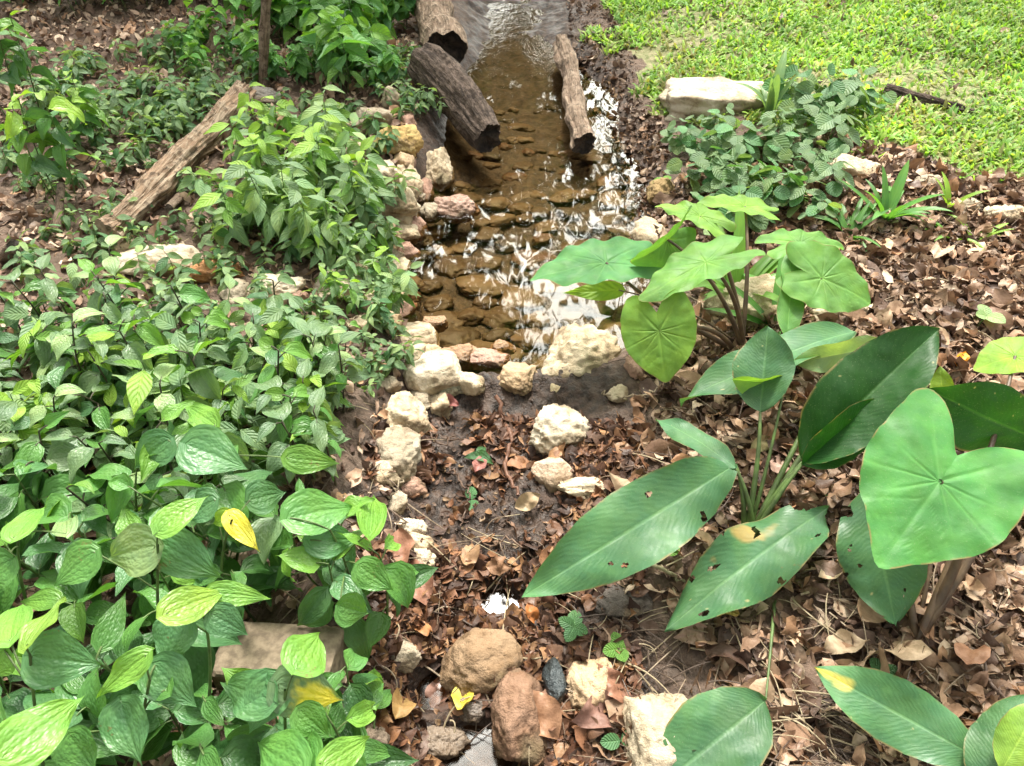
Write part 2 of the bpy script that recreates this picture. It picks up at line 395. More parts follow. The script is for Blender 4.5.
T = NT('brook_water'); P = T.pos()
sp = T.n('ShaderNodeSeparateXYZ'); T.set(sp.inputs[0], P); Y = sp.outputs[1]
rif = T.rng(Y, 3.3, 4.3); edge = T.rng(sp.outputs[0], .05, .5)
n1 = T.noise(9, 2, scaled(T, P, (1., .45, 1.))); n2 = T.noise(42, 3, scaled(T, P, (1., .5, 1.)))
h = T.math('ADD', T.math('MULTIPLY', n1, .6), T.math('MULTIPLY', n2, T.math('ADD', .008, T.math('ADD', T.math('MULTIPLY', rif, .9), T.math('MULTIPLY', edge, .01)))))
nrm = T.bump(h, .065, .05)
fr = T.n('ShaderNodeFresnel'); fr.inputs['IOR'].default_value = 1.6; T.set(fr.inputs['Normal'], nrm)
gl = T.n('ShaderNodeBsdfGlossy'); gl.inputs['Roughness'].default_value = .03; gl.inputs['Color'].default_value = (1, 1, 1, 1); T.set(gl.inputs['Normal'], nrm)
tp = T.n('ShaderNodeBsdfTransparent'); tp.inputs[0].default_value = (.84, .74, .56, 1)
M['water'] = T.done(T.mixs(fr.outputs[0], tp.outputs[0], gl.outputs[0]))

T = NT('still_puddle'); nrm = T.bump(T.noise(12, 2, T.pos()), .03, .03)
fr = T.n('ShaderNodeFresnel'); fr.inputs['IOR'].default_value = 1.4; T.set(fr.inputs['Normal'], nrm)
gl = T.n('ShaderNodeBsdfGlossy'); gl.inputs['Roughness'].default_value = .2; T.set(gl.inputs['Normal'], nrm)
tp = T.n('ShaderNodeBsdfTransparent'); tp.inputs[0].default_value = (.80, .66, .5, 1)
M['puddle'] = T.done(T.mixs(fr.outputs[0], tp.outputs[0], gl.outputs[0]))

# ------------------------------------------------------------------ ground sheet
def axis(a, b, step, far, n=26):
    core = np.arange(a, b, step)
    g = np.geomspace(step * 2, far, n)
    return np.concatenate([(a - np.cumsum(g)[::-1]), core, b + np.cumsum(g)])
def axis3(parts, far, n=26):
    core = np.concatenate([np.arange(a, b, st) for a, b, st in parts]); g = np.geomspace(.03, far, n)
    return np.concatenate([(core[0] - np.cumsum(g))[::-1], core, core[-1] + np.cumsum(g)])
gx = axis3([(-3.3, -.62, .016), (-.62, .66, .0065), (.66, 3.6, .016)], 9); gy = axis3([(.25, 1.95, .0065), (1.95, 5.6, .014)], 9)
X, Y_ = np.meshgrid(gx, gy, indexing='ij')
Z = Hexact(X, Y_)
xc = np.interp(Y_, _cy, _cx); hw = np.interp(Y_, _cy, _ch)
dd = np.abs(X - xc) - hw
wet = 1 - sst((dd - .02 + .08 * fbm2(X, Y_, 6, 3, 40)) / .25)
sub = (1 - sst((Z + .012) / .02)) * sst((Y_ - Y_DAM) / .08)
V = np.stack([X, Y_, Z], -1).reshape(-1, 3)
me = new_mesh('ground', V, gridF(len(gx), len(gy))[:, ::-1], None, None, {'wet': wet.ravel(), 'sub': sub.ravel(), 'turf': inside(X + .09 * fbm2(X, Y_, 5, 3, 90), Y_ + .09 * fbm2(X, Y_, 5, 3, 90), LAWN).ravel()})
tag(link('ground', me, M['soil']), kind='structure')

# ------------------------------------------------------------------ water
wy = np.arange(Y_DAM - .06, 7.5, .03); wv = np.linspace(-1, 1, 25)
xc = np.interp(wy, _cy, _cx); hw = np.interp(wy, _cy, _ch) + .24
V = np.stack([xc[:, None] + hw[:, None] * wv[None], np.repeat(wy[:, None], 25, 1), np.zeros((len(wy), 25))], -1)
tag(link('water', new_mesh('water', V.reshape(-1, 3), gridF(len(wy), 25)), M['water']), kind='structure')
for c, r, dp in PUD[:3]:
    PUDZ = -.047
    th = np.linspace(0, 2 * np.pi, 25); rr = np.linspace(.001, 1, 8)
    V = np.stack([c[0] + np.outer(rr, np.cos(th)) * r * 1.3, c[1] + np.outer(rr, np.sin(th)) * r * 1.15, np.full((8, 25), PUDZ)], -1).reshape(-1, 3)
    tag(link('water', new_mesh('puddle', V, gridF(8, 25)[:, ::-1]), M['puddle']), kind='structure')

# ------------------------------------------------------------------ leaves
def interp_w(pts, u): return np.interp(u, [p[0] for p in pts], [p[1] for p in pts])
OUT = {
    'piper': [(0, .0), (.015, .16), (.05, .27), (.12, .36), (.22, .415), (.33, .415), (.45, .37), (.57, .295), (.69, .205), (.79, .125), (.87, .065), (.93, .03), (.97, .012), (1, .0)],
    'lance': [(0, 0), (.05, .05), (.15, .13), (.3, .19), (.45, .19), (.6, .155), (.78, .085), (.92, .025), (1, 0)],
    'canna': [(0, 0), (.02, .05), (.08, .12), (.2, .2), (.38, .25), (.52, .26), (.68, .225), (.80, .165), (.89, .10), (.955, .045), (1, 0)],
    'round': [(0, 0), (.03, .15), (.1, .29), (.25, .42), (.45, .47), (.62, .43), (.78, .33), (.9, .2), (.97, .09), (1, 0)],
    'strap': [(0, .03), (.1, .045), (.4, .05), (.75, .035), (.92, .015), (1, 0)],
    'dead': [(0, 0), (.06, .08), (.2, .2), (.4, .27), (.6, .25), (.8, .15), (.93, .05), (1, 0)],
}
def blade(kind, nu=15, nv=9, wf=1., fold=.1, curl=.5, wave=.03, quilt=0., twist=0., cord=.0, ph=0., seed=0, crump=0.):
    """unit leaf: base at origin, growing along +Y, upper face +Z"""
    u = np.linspace(0, 1, nu) ** .95; v = np.linspace(-1, 1, nv)
    w = interp_w(OUT[kind], u) * wf
    if nu > 9:
        w = np.interp(u, u, w)
    X = v[None] * w[:, None]; av = np.abs(v)[None]
    S = np.repeat(u[:, None], nv, 1) - cord * av ** 1.4 * (1 - u[:, None]) ** 5
    off = fold * np.abs(X) + wave * np.sin(ph + 11 * u[:, None] + 1.3 * np.sign(v)[None]) * av ** 2
    if quilt: off = off + quilt * (np.abs(np.sin(av * 2.5 * np.pi)) * .6 + .14 * np.abs(np.sin((8.5 * u[:, None] + 2.2 * av) * np.pi))) * (1 - av ** 6)
    if crump:
        off = off + crump * fbm(np.stack([X * 4 + seed * 3.7, S * 4, np.zeros_like(X)], -1), 3, 50 + seed % 13)
    a = curl * S
    cs = np.where(abs(curl) > 1e-3, np.sin(a) / (curl if abs(curl) > 1e-3 else 1), S); cz = -(1 - np.cos(a)) / (curl if abs(curl) > 1e-3 else 1) if abs(curl) > 1e-3 else 0 * S
    Yp = cs + off * np.sin(a); Zp = cz + off * np.cos(a)
    tw = twist * S; X2 = X * np.cos(tw) - 0 * Zp; Z2 = Zp + X * np.sin(tw)
    V = np.stack([X2, Yp, Z2], -1).reshape(-1, 3)
    U = np.stack([np.repeat(u, nv), np.tile((v + 1) / 2, nu)], -1)
    return V, gridF(nu, nv), U
HP = [(0, .98), (4, .93), (12, .83), (28, .72), (50, .64), (80, .60), (105, .62), (128, .70), (145, .80), (155, .79), (164, .66), (173, .44), (180, .34)]
def heart(nr=26, nt=121, pts=None, wf=1., fold=.06, curl=.3, wave=.03, ph=0., cup=0.):
    th = np.linspace(-180, 180, nt); hp = pts or HP; r0 = np.interp(np.abs(th), [p[0] for p in hp], [p[1] for p in hp])
    k = np.array([.25, .5, .25]); r0[1:-1] = np.convolve(r0, k, 'valid'); t = np.radians(th)
    rr = np.linspace(0.004, 1, nr) ** .9
    Rr = rr[:, None] * r0[None]; X = Rr * np.sin(t)[None] * wf; Yy = Rr * np.cos(t)[None]
    ve = np.zeros_like(X)
    def vein(a, wd, r1=1.):
        nonlocal ve
        da = np.abs((np.degrees(t)[None] - a + 180) % 360 - 180); dist = Rr * np.radians(da)
        ve = np.maximum(ve, np.clip(1 - dist / (wd * (1.15 - rr[:, None])), 0, 1) * (rr[:, None] < r1) * (1 - .5 * rr[:, None]))
    vein(0, .045)
    for a, wd in ((38, .022), (66, .022), (98, .024), (146, .034)): vein(a, wd); vein(-a, wd)
    for j in range(3):
        y0 = .22 + .2 * j
        for sg in (1, -1):
            d = np.abs((Yy - y0) - sg * X / wf * .8) / 1.28; ok = (sg * X > 0) & (Yy > y0)
            ve = np.maximum(ve, np.clip(1 - d / .014, 0, 1) * ok * .6)
    off = fold * np.abs(X) + cup * (Rr ** 2) + wave * np.sin(ph + 5 * t[None]) * (Rr / r0.max()) ** 3 + wave * .6 * np.sin(ph * 2 + 11 * t[None]) * rr[:, None] ** 5 \
        + .005 * np.cos(t[None] * 11) * rr[:, None] * (1 - rr[:, None]) - .01 * ve
    a = curl * Yy
    Yp = (np.sin(a) / curl if abs(curl) > 1e-3 else Yy) + off * np.sin(a); Zp = (-(1 - np.cos(a)) / curl if abs(curl) > 1e-3 else 0) + off * np.cos(a)
    V = np.stack([X, Yp, Zp], -1).reshape(-1, 3)
    F = gridF(nr, nt)
    U = np.stack([np.repeat(rr, nt), np.tile((th + 180) / 360, nr)], -1)
    return V, F, U, ve.ravel()
def frame(ydir, nref, roll=0.):
    y = ydir / np.linalg.norm(ydir); n = nref - y * np.dot(nref, y)
    if np.linalg.norm(n) < 1e-5: n = np.array([0, .3, 1.]) - y * np.dot([0, .3, 1.], y)
    n /= np.linalg.norm(n); x = np.cross(y, n)
    c, s = math.cos(roll), math.sin(roll)
    n2 = n * c + x * s; x2 = x * c - n * s
    return np.stack([x2, y, n2], 0)      # rows: images of X, Y, Z
CAM = np.array([0, 0, CAMZ])
def place(V, base, Fm, L): return base + (V * L) @ Fm

# ------------------------------------------------------------------ rocks
def ico(sub):
    import bmesh
    bm = bmesh.new(); bmesh.ops.create_icosphere(bm, subdivisions=sub, radius=1)
    V = np.array([v.co[:] for v in bm.verts]); F = np.array([[v.index for v in f.verts] for f in bm.faces]); bm.free(); return V, F
ICO = {4: ico(4), 5: ico(5)}
CREAM = (.55, .45, .32); WHITE = (.58, .50, .385); OCHRE = (.50, .36, .15); GREYR = (.38, .32, .24); BROWN = (.33, .20, .11); TANR = (.50, .36, .23); PINKR = (.40, .25, .19)
def rock_mesh(size, seed, planes=9, rough=.07, sub=5, boxy=0.):
    V, F = ICO[sub]; r_ = np.random.default_rng(seed); planes = planes + 5
    nn = r_.normal(size=(planes, 3)); nn /= np.linalg.norm(nn, axis=1)[:, None]; dd_ = r_.uniform(.62, .98, planes)
    dotp = V @ nn.T; rad = np.where(dotp > .05, dd_[None] / np.maximum(dotp, .05), 9.)
    k = 38.0; r = -np.log(np.exp(-k * np.minimum(rad, 2)).sum(1) + np.exp(-k * 1.05)) / k
    r = r * (1 + rough * fbm(V * 1.7 + seed, 4, seed % 97) + rough * .55 * fbm(V * 6 + seed, 4, seed % 91, .6) - rough * .9 * np.clip(fbm(V * 3.4 + seed * 1.3, 2, seed % 53) - .15, 0, 1))
    r = r * (1 + rough * .22 * fbm(V * 17 + seed, 3, seed % 41)) * (1 - rough * .5 * np.clip(1 - np.abs(fbm(V * 2.6 + seed * .7, 3, seed % 29)) * 6, 0, 1))
    if boxy: r = r * (1 - boxy) + boxy * .8 * (1 + rough * fbm(V * 3 + seed, 4, seed % 31)) / np.maximum(np.abs(V).max(1), .55)
    V2 = V * r[:, None]; V2 = (V2 - (V2.max(0) + V2.min(0)) / 2) / (V2.max(0) - V2.min(0)) * np.asarray(size)
    return V2, F
def rock(name, px, py, wpx, hpx, col, label, cat='rock', group=None, seed=None, hz=None, sink=.42, planes=9, rough=.11, mat='rock', rot=0, at=None, sub=5, lift=0, boxy=0.):
    seed = seed if seed is not None else int(px * 31 + py * 17)
    p = G(px, py + hpx * .2) if at is None else np.asarray(at, float)
    if p[2] < -.02 and py < 385: p = P3(px, py + hpx * .2, -.02)
    D = depth(p); sx = wpx * D / FPX * 1.06; hp = hpx * D / FPX
    sz = hz if hz else hp * .95
    sy = hp * 1.15 if hz is None else max(hp * 1.3, .02)
    V, F = rock_mesh((sx, sy, sz), seed, planes, rough, sub, boxy)
    me = new_mesh(name, V, F, None, np.tile(np.array(col), (len(V), 1)))
    o = link(name, me, M[mat]); o.location = (p[0], p[1], p[2] + sz * (.5 - sink) + lift); o.rotation_euler = (0, 0, rot)
    tag(o, label, cat, group); return o
ROCKS = [
 (713, 97, 104, 46, WHITE, 'big flat-topped white limestone slab at the lawn edge', dict(hz=.15, rough=.13, planes=6, sink=.45, boxy=.85, rot=-.12)),
 (397, 137, 52, 40, OCHRE, 'yellow ochre rock between the charred log and the cream stones', {}),
 (372, 118, 46, 44, GREYR, 'grey hollowed rock behind the yellow ochre rock', {}),
 (438, 166, 33, 46, CREAM, 'upright cream rock at the water edge below the charred log', {}),
 (408, 178, 30, 38, CREAM, 'cream rock squeezed between the upright rock and the bank', {}),
 (392, 200, 54, 40, CREAM, 'jagged cream rock in the stone edging under leafy stems', {}),
 (386, 172, 30, 30, WHITE, 'small whitish rock just below the yellow ochre rock', {}),
 (431, 211, 22, 24, GREYR, 'small grey knobbly stone at the water edge', {}),
 (418, 196, 18, 16, GREYR, 'little grey stone beside the knobbly stone', {}),
 (458, 206, 44, 30, PINKR, 'pinkish brown stone lying partly in the water', dict(mat='rockwet')),
 (404, 232, 34, 26, CREAM, 'cream stone of the edging above the brown pool stones', {}),
 (382, 236, 40, 32, TANR, 'tan rock half hidden by leaves on the left bank', {}),
 (396, 266, 28, 26, CREAM, 'rounded cream rock on the left water edge beside the pool', {}),
 (362, 266, 44, 30, CREAM, 'cream rock among leaves behind the left water edge', {}),
 (340, 282, 50, 34, WHITE, 'whitish rock among the stems of the left thicket', {}),
 (374, 300, 34, 30, CREAM, 'cream rock above the long pale bank rock', {}),
 (272, 288, 66, 32, WHITE, 'long whitish rock inside the left thicket', {}),
 (160, 256, 84, 44, WHITE, 'broad white rock at the foot of the peeling log', dict(rough=.04)),
 (214, 268, 66, 34, (.50, .25, .12), 'orange-brown rock next to the broad white rock', {}),
 (128, 246, 36, 22, CREAM, 'small cream rock touching the broad white rock', {}),
 (418, 334, 44, 46, CREAM, 'slanting cream rock on the left water edge above the bright rock', dict(rough=.05)),
 (434, 370, 62, 46, WHITE, 'bright white rock left of the little stone dam', dict(rough=.04)),
 (449, 384, 36, 28, (.33, .33, .24), 'grey-green stone leaning on the bright white rock', {}),
 (406, 410, 54, 48, CREAM, 'cream rock under the bright white rock at the thicket edge', {}),
 (398, 452, 44, 58, GREYR, 'tall grey-brown rock below the cream rock at the thicket edge', {}),
 (574, 349, 84, 72, CREAM, 'largest cream boulder of the dam, right of the knobbly small one', dict(rough=.12, rot=.3, planes=12, seed=77)),
 (518, 375, 40, 32, TANR, 'knobbly small tan rock touching the largest dam boulder', {}),
 (560, 424, 64, 52, WHITE, 'jagged whitish rock on the mud below the dam boulder', dict(rough=.12, planes=7)),
 (553, 467, 42, 38, (.50, .38, .28), 'rounded pinkish cream stone below the jagged whitish rock', dict(rough=.04)),
 (590, 486, 62, 26, CREAM, 'low cream rock half under the big green leaf', {}),
 (481, 652, 84, 58, (.27, .18, .11), 'brown angular rock below the bright puddle', dict(planes=7, rough=.08, boxy=.2, rot=.4)),
 (519, 702, 54, 82, (.25, .15, .10), 'tall reddish brown rock in the lower stream bed', dict(planes=8, rough=.08)),
 (590, 680, 46, 52, TANR, 'tan rock right of the tall reddish rock', dict(planes=6)),
 (663, 722, 82, 84, (.47, .39, .28), 'bare whitish limestone block at the foot of the picture', dict(planes=7, rough=.11, boxy=.25, rot=.2)),
 (410, 525, 34, 26, WHITE, 'small white crumbly rock at the thicket edge', {}),
 (424, 556, 24, 30, CREAM, 'small cream rock among curled brown leaves', {}),
 (402, 650, 38, 30, GREYR, 'dull grey stone in the lower bed by the thicket', {}),
 (440, 735, 60, 34, (.20, .15, .11), 'dark brown stone beside the lowest puddle', dict(mat='rockwet')),
 (470, 705, 34, 24, (.16, .13, .11), 'dark wet stone above the lowest puddle', dict(mat='rockwet')),
 (554, 680, 24, 44, (.035, .045, .05), 'black wet stone between the reddish and the tan rock', dict(mat='rockwet', rough=.03)),
 (622, 594, 58, 32, (.12, .10, .09), 'dark grey flat stone under the leaf tip', dict(hz=.04, sink=.5)),
 (368, 740, 40, 40, (.20, .15, .11), 'brown clod of stone at the thicket foot', {}),
 (660, 188, 28, 32, (.30, .21, .10), 'brownish rock in front of the small-leaved creeper', {}),
 (798, 140, 60, 28, CREAM, 'cream rock behind the small-leaved creeper', {}),
 (852, 168, 60, 34, CREAM, 'low cream rock behind the strap-leaved tufts', {}),
 (772, 172, 26, 18, TANR, 'small tan rock inside the small-leaved creeper', {}),
 (930, 182, 36, 18, GREYR, 'grey rock on the litter edge of the lawn', {}),
 (962, 206, 44, 22, GREYR, 'mossy grey rock at the lawn border', {}),
 (1004, 212, 46, 24, CREAM, 'pale rock at the lawn border by the picture edge', {}),
 (745, 300, 80, 60, CREAM, 'cream boulder behind the purple-brown taro stalks', {}),
 (838, 310, 60, 30, CREAM, 'pale rock behind the wide taro leaf', {}),
 (698, 336, 36, 26, TANR, 'tan rock behind the round heart leaf', {}),
 (258, 96, 54, 26, (.22, .20, .18), 'dark grey stone lying against the top of the peeling log', {}),
 (276, 118, 38, 24, TANR, 'tan stone below the dark grey stone', {}),
 (112, 96, 26, 16, CREAM, 'small cream stone on dry leaves behind the nettle-like plant', {}),
 (192, 56, 26, 16, CREAM, 'small cream stone beside the broken stump', {}),
 (490, 357, 40, 24, PINKR, 'wet pinkish stone at the lip of the dam', dict(mat='rockwet')),
 (460, 352, 40, 26, BROWN, 'wet brown stone between the lip stones of the dam', dict(mat='rockwet')),
 (503, 346, 26, 18, BROWN, 'little wet brown stone on the lip of the dam', dict(mat='rockwet')),
 (435, 322, 26, 18, BROWN, 'wet brown stone by the slanting cream rock', dict(mat='rockwet')),
]
for i, (px, py, a, b, c_, lab, kw) in enumerate(ROCKS):
    rock('rock', px, py, a, b, c_, lab, **kw)
EDGE = [(404, 160), (424, 190), (399, 214), (414, 226), (388, 254), (404, 250), (388, 284), (400, 290), (404, 308), (388, 318), (414, 352), (388, 382), (420, 398), (392, 430), (380, 470), (410, 484), (396, 500), (418, 538), (440, 398), (354, 150), (340, 170), (370, 224), (350, 250), (330, 300), (358, 322), (300, 296), (236, 290), (428, 350), (470, 380), (648, 232), (634, 366), (618, 392), (392, 96), (406, 120), (384, 84)]
for px, py in EDGE:
    rock('rock', px, py, rng.uniform(20, 38), rng.uniform(18, 32), [CREAM, GREYR, TANR, PINKR, CREAM][rng.integers(5)], 'small muddy stone wedged into the stone edging along the pool', sink=.45, rough=.13, sub=4,
         group='small muddy stones wedged into the stone edging along the pool', rot=rng.uniform(0, 3))
# stones on the bed of the pool
bed_group = 'brown stones lying on the bed of the clear pool'
taken = []
for py in range(104, 372, 11):
    for k in range(40):
        px = rng.uniform(392, 625); q = py + rng.uniform(-7, 7)
        p = P3(px, q, -.04)
        xc0 = np.interp(p[1], _cy, _cx); hw0 = np.interp(p[1], _cy, _ch)
        if abs(p[0] - xc0) > hw0 + .02 or (q < 180 and rng.random() < .5): continue
        wp = rng.uniform(28, 64) * (.72 + .28 * (q - 190) / 170) * (.7 if q < 180 else 1)
        if any(abs(px - a) < (wp + c_) * .33 and abs(q - b) < (wp + c_) * .17 for a, b, c_ in taken): continue
        taken.append((px, q, wp))
        h = float(H(p[0], p[1])); D = depth(p); s = wp * D / FPX
        if h > -.03: continue
        colr = [(.11, .075, .045), (.16, .11, .065), (.08, .058, .036), (.21, .15, .095), (.15, .085, .05)][rng.integers(5)]
        V, F = rock_mesh((s * 1.1, s * rng.uniform(.65, .9), .04), int(px * 7 + q), 3, .13, 4)
        o = link('submerged_stone', new_mesh('submerged_stone', V, F, None, np.tile(colr, (len(V), 1))), M['cobble'])
        o.location = (p[0], p[1], min(h + .012, -.036) - (.018 if q < 185 else 0)); o.rotation_euler = (0, 0, rng.uniform(-.5, .5))
        tag(o, 'flat brown stone seen through the clear water of the pool', 'stone', bed_group)
# pebbles on the mud: one mass nobody would count
mb = MB(); V0, F0 = ico(2)
n_ = 0
while n_ < 5200:
    px, py = (rng.uniform(360, 720), rng.uniform(330, 800)) if n_ % 5 else (rng.uniform(430, 660), rng.uniform(-40, 330)); p = G(px, py)
    if any(math.hypot(p[0] - c[0], p[1] - c[1]) < r for c, r, _d in PUD): n_ += 1; continue
    if rng.random() > .6 + .4 * float(fbm2(p[0:1], p[1:2], 5, 2, 77)[0]): continue
    s = rng.uniform(.003, .011) * (2.2 if rng.random() < .12 else 1)
    Vp = V0 * s * rng.uniform(.6, 1.2, 3); Vp = Vp * (1 + .25 * vnoise(V0 * 2 + n_)[:, None]); Vp += p + [0, 0, s * .45]
    F4 = np.concatenate([F0, F0[:, 2:3]], 1)
    mb.add(Vp, F4, None, rng.choice([(.12, .08, .06), (.16, .11, .08), (.07, .05, .04), (.09, .06, .045), (.3, .25, .19)], axis=0)); n_ += 1
me = mb.mesh('gravel'); tag(link('gravel', me, M['rockwet']), 'brown gravel and clods scattered along the wet mud', 'gravel', kind='stuff')

# ------------------------------------------------------------------ logs
def log(name, a, b, ra, rb, mat, label, bend=(0, 0, 0), ridge=.1, seed=1, cap='char', nseg=110, sides=72, cat='log', capcol=None, hollow=.0):
    a = np.asarray(a, float); b = np.asarray(b, float); mid = (a + b) / 2 + np.asarray(bend)
    pts = bez(a, mid, b, nseg); L = np.linalg.norm(b - a)
    rad = np.linspace(ra, rb, nseg); lu = np.linspace(0, L * 9, nseg); rad = rad * (1 + .16 * fbm(np.stack([lu, lu * 0 + seed, lu * 0], -1), 3, seed)); pts = pts + (ra * .2 * np.stack([fbm(np.stack([lu * .6, lu * 0 + seed + 5 * q, lu * 0], -1), 2, seed + q) for q in range(3)], -1))
    V, F, U = tube(pts, rad, sides)
    th = U[:, 1] * 2 * np.pi; s = U[:, 0] * L
    Q = np.stack([np.cos(th) * 1.6, np.sin(th) * 1.6, s * 3 / max(ra, .03) * .06], -1)
    dsp = ridge * (1.1 * fbm(Q * 1.3 + seed, 3, seed) + .5 * np.abs(fbm(Q * np.array([4, 4, 1.2]) + seed, 3, seed + 5)) + .25 * fbm(Q * np.array([9, 9, 6.]) + seed, 2, seed + 8))
    C = np.repeat(pts, sides + 1, 0); V = C + (V - C) * (1 + dsp)[:, None]
    # ragged ends
    dirv = (b - a) / L
    V[-(sides + 1):] += dirv * (ra * .25 * fbm(np.stack([np.cos(th[:sides + 1]) * 2, np.sin(th[:sides + 1]) * 2, th[:sides + 1] * 0], -1), 3, seed))[:, None]
    root = empty(name, (a + b) / 2); o0 = np.array(root.location)
    link('bark', new_mesh('bark', V - o0, F, U), mat, root)
    for ring, c0, d_ in ((V[-(sides + 1):], pts[-1], -dirv), (V[:sides + 1], pts[0], dirv)):
        rr = np.linspace(1, .02, 10)
        W = c0 + (ring - c0)[None] * rr[:, None, None] + d_ * (hollow * rad[0] * (1 - rr[:, None, None]) ** .6)
        W = W + .04 * rad[0] * fbm(W * 40, 3, seed)[..., None] * d_ * (rr[:, None, None] < .99)
        link('cut_end', new_mesh('cut_end', W.reshape(-1, 3) - o0, gridF(10, sides + 1)), M[cap], root)
    tag(root, label, cat); return root
def LP(px, py, dz): p = G(px, py); p[2] += dz; return p
a = P3(424, 62, .20); b = P3(487, 136, .085)
log('log', a, b, .072, .066, M['bark_dark'], 'thick dark rotting log with a blackened end at the water', ridge=.2, seed=3, hollow=.5, bend=(0, 0, -.01))
a = P3(426, -25, .17); b = P3(443, 52, .17)
log('log', a, b, .078, .08, M['bark_grey'], 'thick brown log behind the blackened one at the top of the picture', ridge=.11, seed=9, hollow=.7)
a = P3(560, 44, .075); b = P3(583, 146, .045)
log('log', a, b, .034, .043, M['bark_grey'], 'slim straight grey-brown log on the right edge of the water', ridge=.24, seed=14, hollow=.3, bend=(.02, 0, .01))
a = P3(247, 88, .20); b = P3(106, 236, .17)
log('log', a, b, .040, .044, M['bark_tan'], 'tan peeling log lying slanted on the left bank', ridge=.3, seed=21, cap='bark_grey', bend=(.0, 0, -.02))
a = G(884, 96, .02); b = G(972, 116, .012)
log('bark_piece', a, b, .03, .014, M['bark_dark'], 'dark split piece of bark lying on the lawn', ridge=.35, seed=25, cat='bark')
a = G(262, 88, -.02); d_ = ray(267, -10); t_ = a[1] / d_[1]; b = a + (d_ * t_ + [0, 0, CAMZ] - a) * 2.2
log('sapling', a, b, .022, .017, M['bark_grey'], 'thin straight sapling trunk behind the peeling log', ridge=.08, seed=30, cat='sapling', sides=24)
a = G(212, 56, -.01); b = a + [.05, .03, .13]
log('stump', a, b, .03, .02, M['bark_tan'], 'small broken stump with pale splintered wood', ridge=.35, seed=31, cat='stump', sides=32)
a = G(868, -4, -.02); b = a + [.0, .02, .1]
log('stump', a, b, .10, .07, M['bark_grey'], 'low cut stump at the far side of the lawn', ridge=.25, seed=33, cat='stump', sides=40)
a = G(150, 110, -.01); b = a + [.035, .02, .09]
log('stake', a, b, .012, .011, M['bark_dark'], 'short charred stake left of the peeling log', ridge=.2, seed=35, cat='stake', sides=16)
for k, (x0, y0, x1, y1, r, lab) in enumerate([(56, 232, 72, 206, .016, 'short grey split branch standing by the left edge'), (0, 258, 26, 268, .02, 'cut branch poking in at the left edge'), (180, 196, 176, 230, .012, 'short dead twig stub beside the peeling log')]):
    log('branch', LP(x0, y0, .0), LP(x1, y1, .08), r, r * .8, M['bark_grey'], lab, ridge=.2, seed=40 + k, cat='branch', sides=20, nseg=30)
# concrete block
import bmesh
bm = bmesh.new(); bmesh.ops.create_cube(bm, size=1); bmesh.ops.scale(bm, vec=(.22, .11, .1), verts=bm.verts)
bmesh.ops.subdivide_edges(bm, edges=bm.edges, cuts=14, use_grid_fill=True)
for v_ in bm.verts:
    n_ = float(fbm(np.array([v_.co[:]]) * 22, 4, 5)[0]); c0 = sum(abs(v_.co[i]) > (.11, .055, .05)[i] * .98 for i in range(3))
    v_.co *= 1 + .02 * n_ - (.03 * (c0 - 1) * (1 + n_) if c0 > 1 else 0)
bm.faces.ensure_lookup_table()
me = bpy.data.meshes.new('concrete_block'); bm.to_mesh(me); bm.free()
o = link('concrete_block', me, M['concrete']); p = G(285, 668); o.location = (p[0], p[1], p[2] + .015); o.rotation_euler = (R(-5), R(-3), R(-5))
tag(o, 'tan concrete block half hidden under the thicket leaves', 'block')

# ------------------------------------------------------------------ dead leaf litter
DP = []
for k in range(36):
    r_ = np.random.default_rng(100 + k)
    V, F, U = blade('dead', 6, 5, wf=r_.uniform(.6, 1.25), fold=r_.uniform(-.2, .5), curl=r_.uniform(-1.6, 1.8), wave=r_.uniform(.02, .12), twist=r_.uniform(-1.2, 1.2), ph=r_.uniform(0, 6), crump=r_.uniform(.04, .16), seed=k)
    DP.append(V - V.mean(0))
DF = gridF(6, 5); DU = U
PAL = np.array([(.20, .135, .095), (.28, .195, .14), (.15, .095, .068), (.38, .28, .205), (.10, .062, .046), (.25, .165, .115), (.48, .38, .29), (.27, .16, .095), (.075, .047, .037), (.34, .25, .185), (.18, .12, .085)])
PALR = np.array([(.17, .105, .07), (.25, .14, .075), (.12, .065, .042), (.09, .055, .04), (.31, .20, .11), (.06, .038, .03), (.20, .11, .065), (.15, .10, .075)])
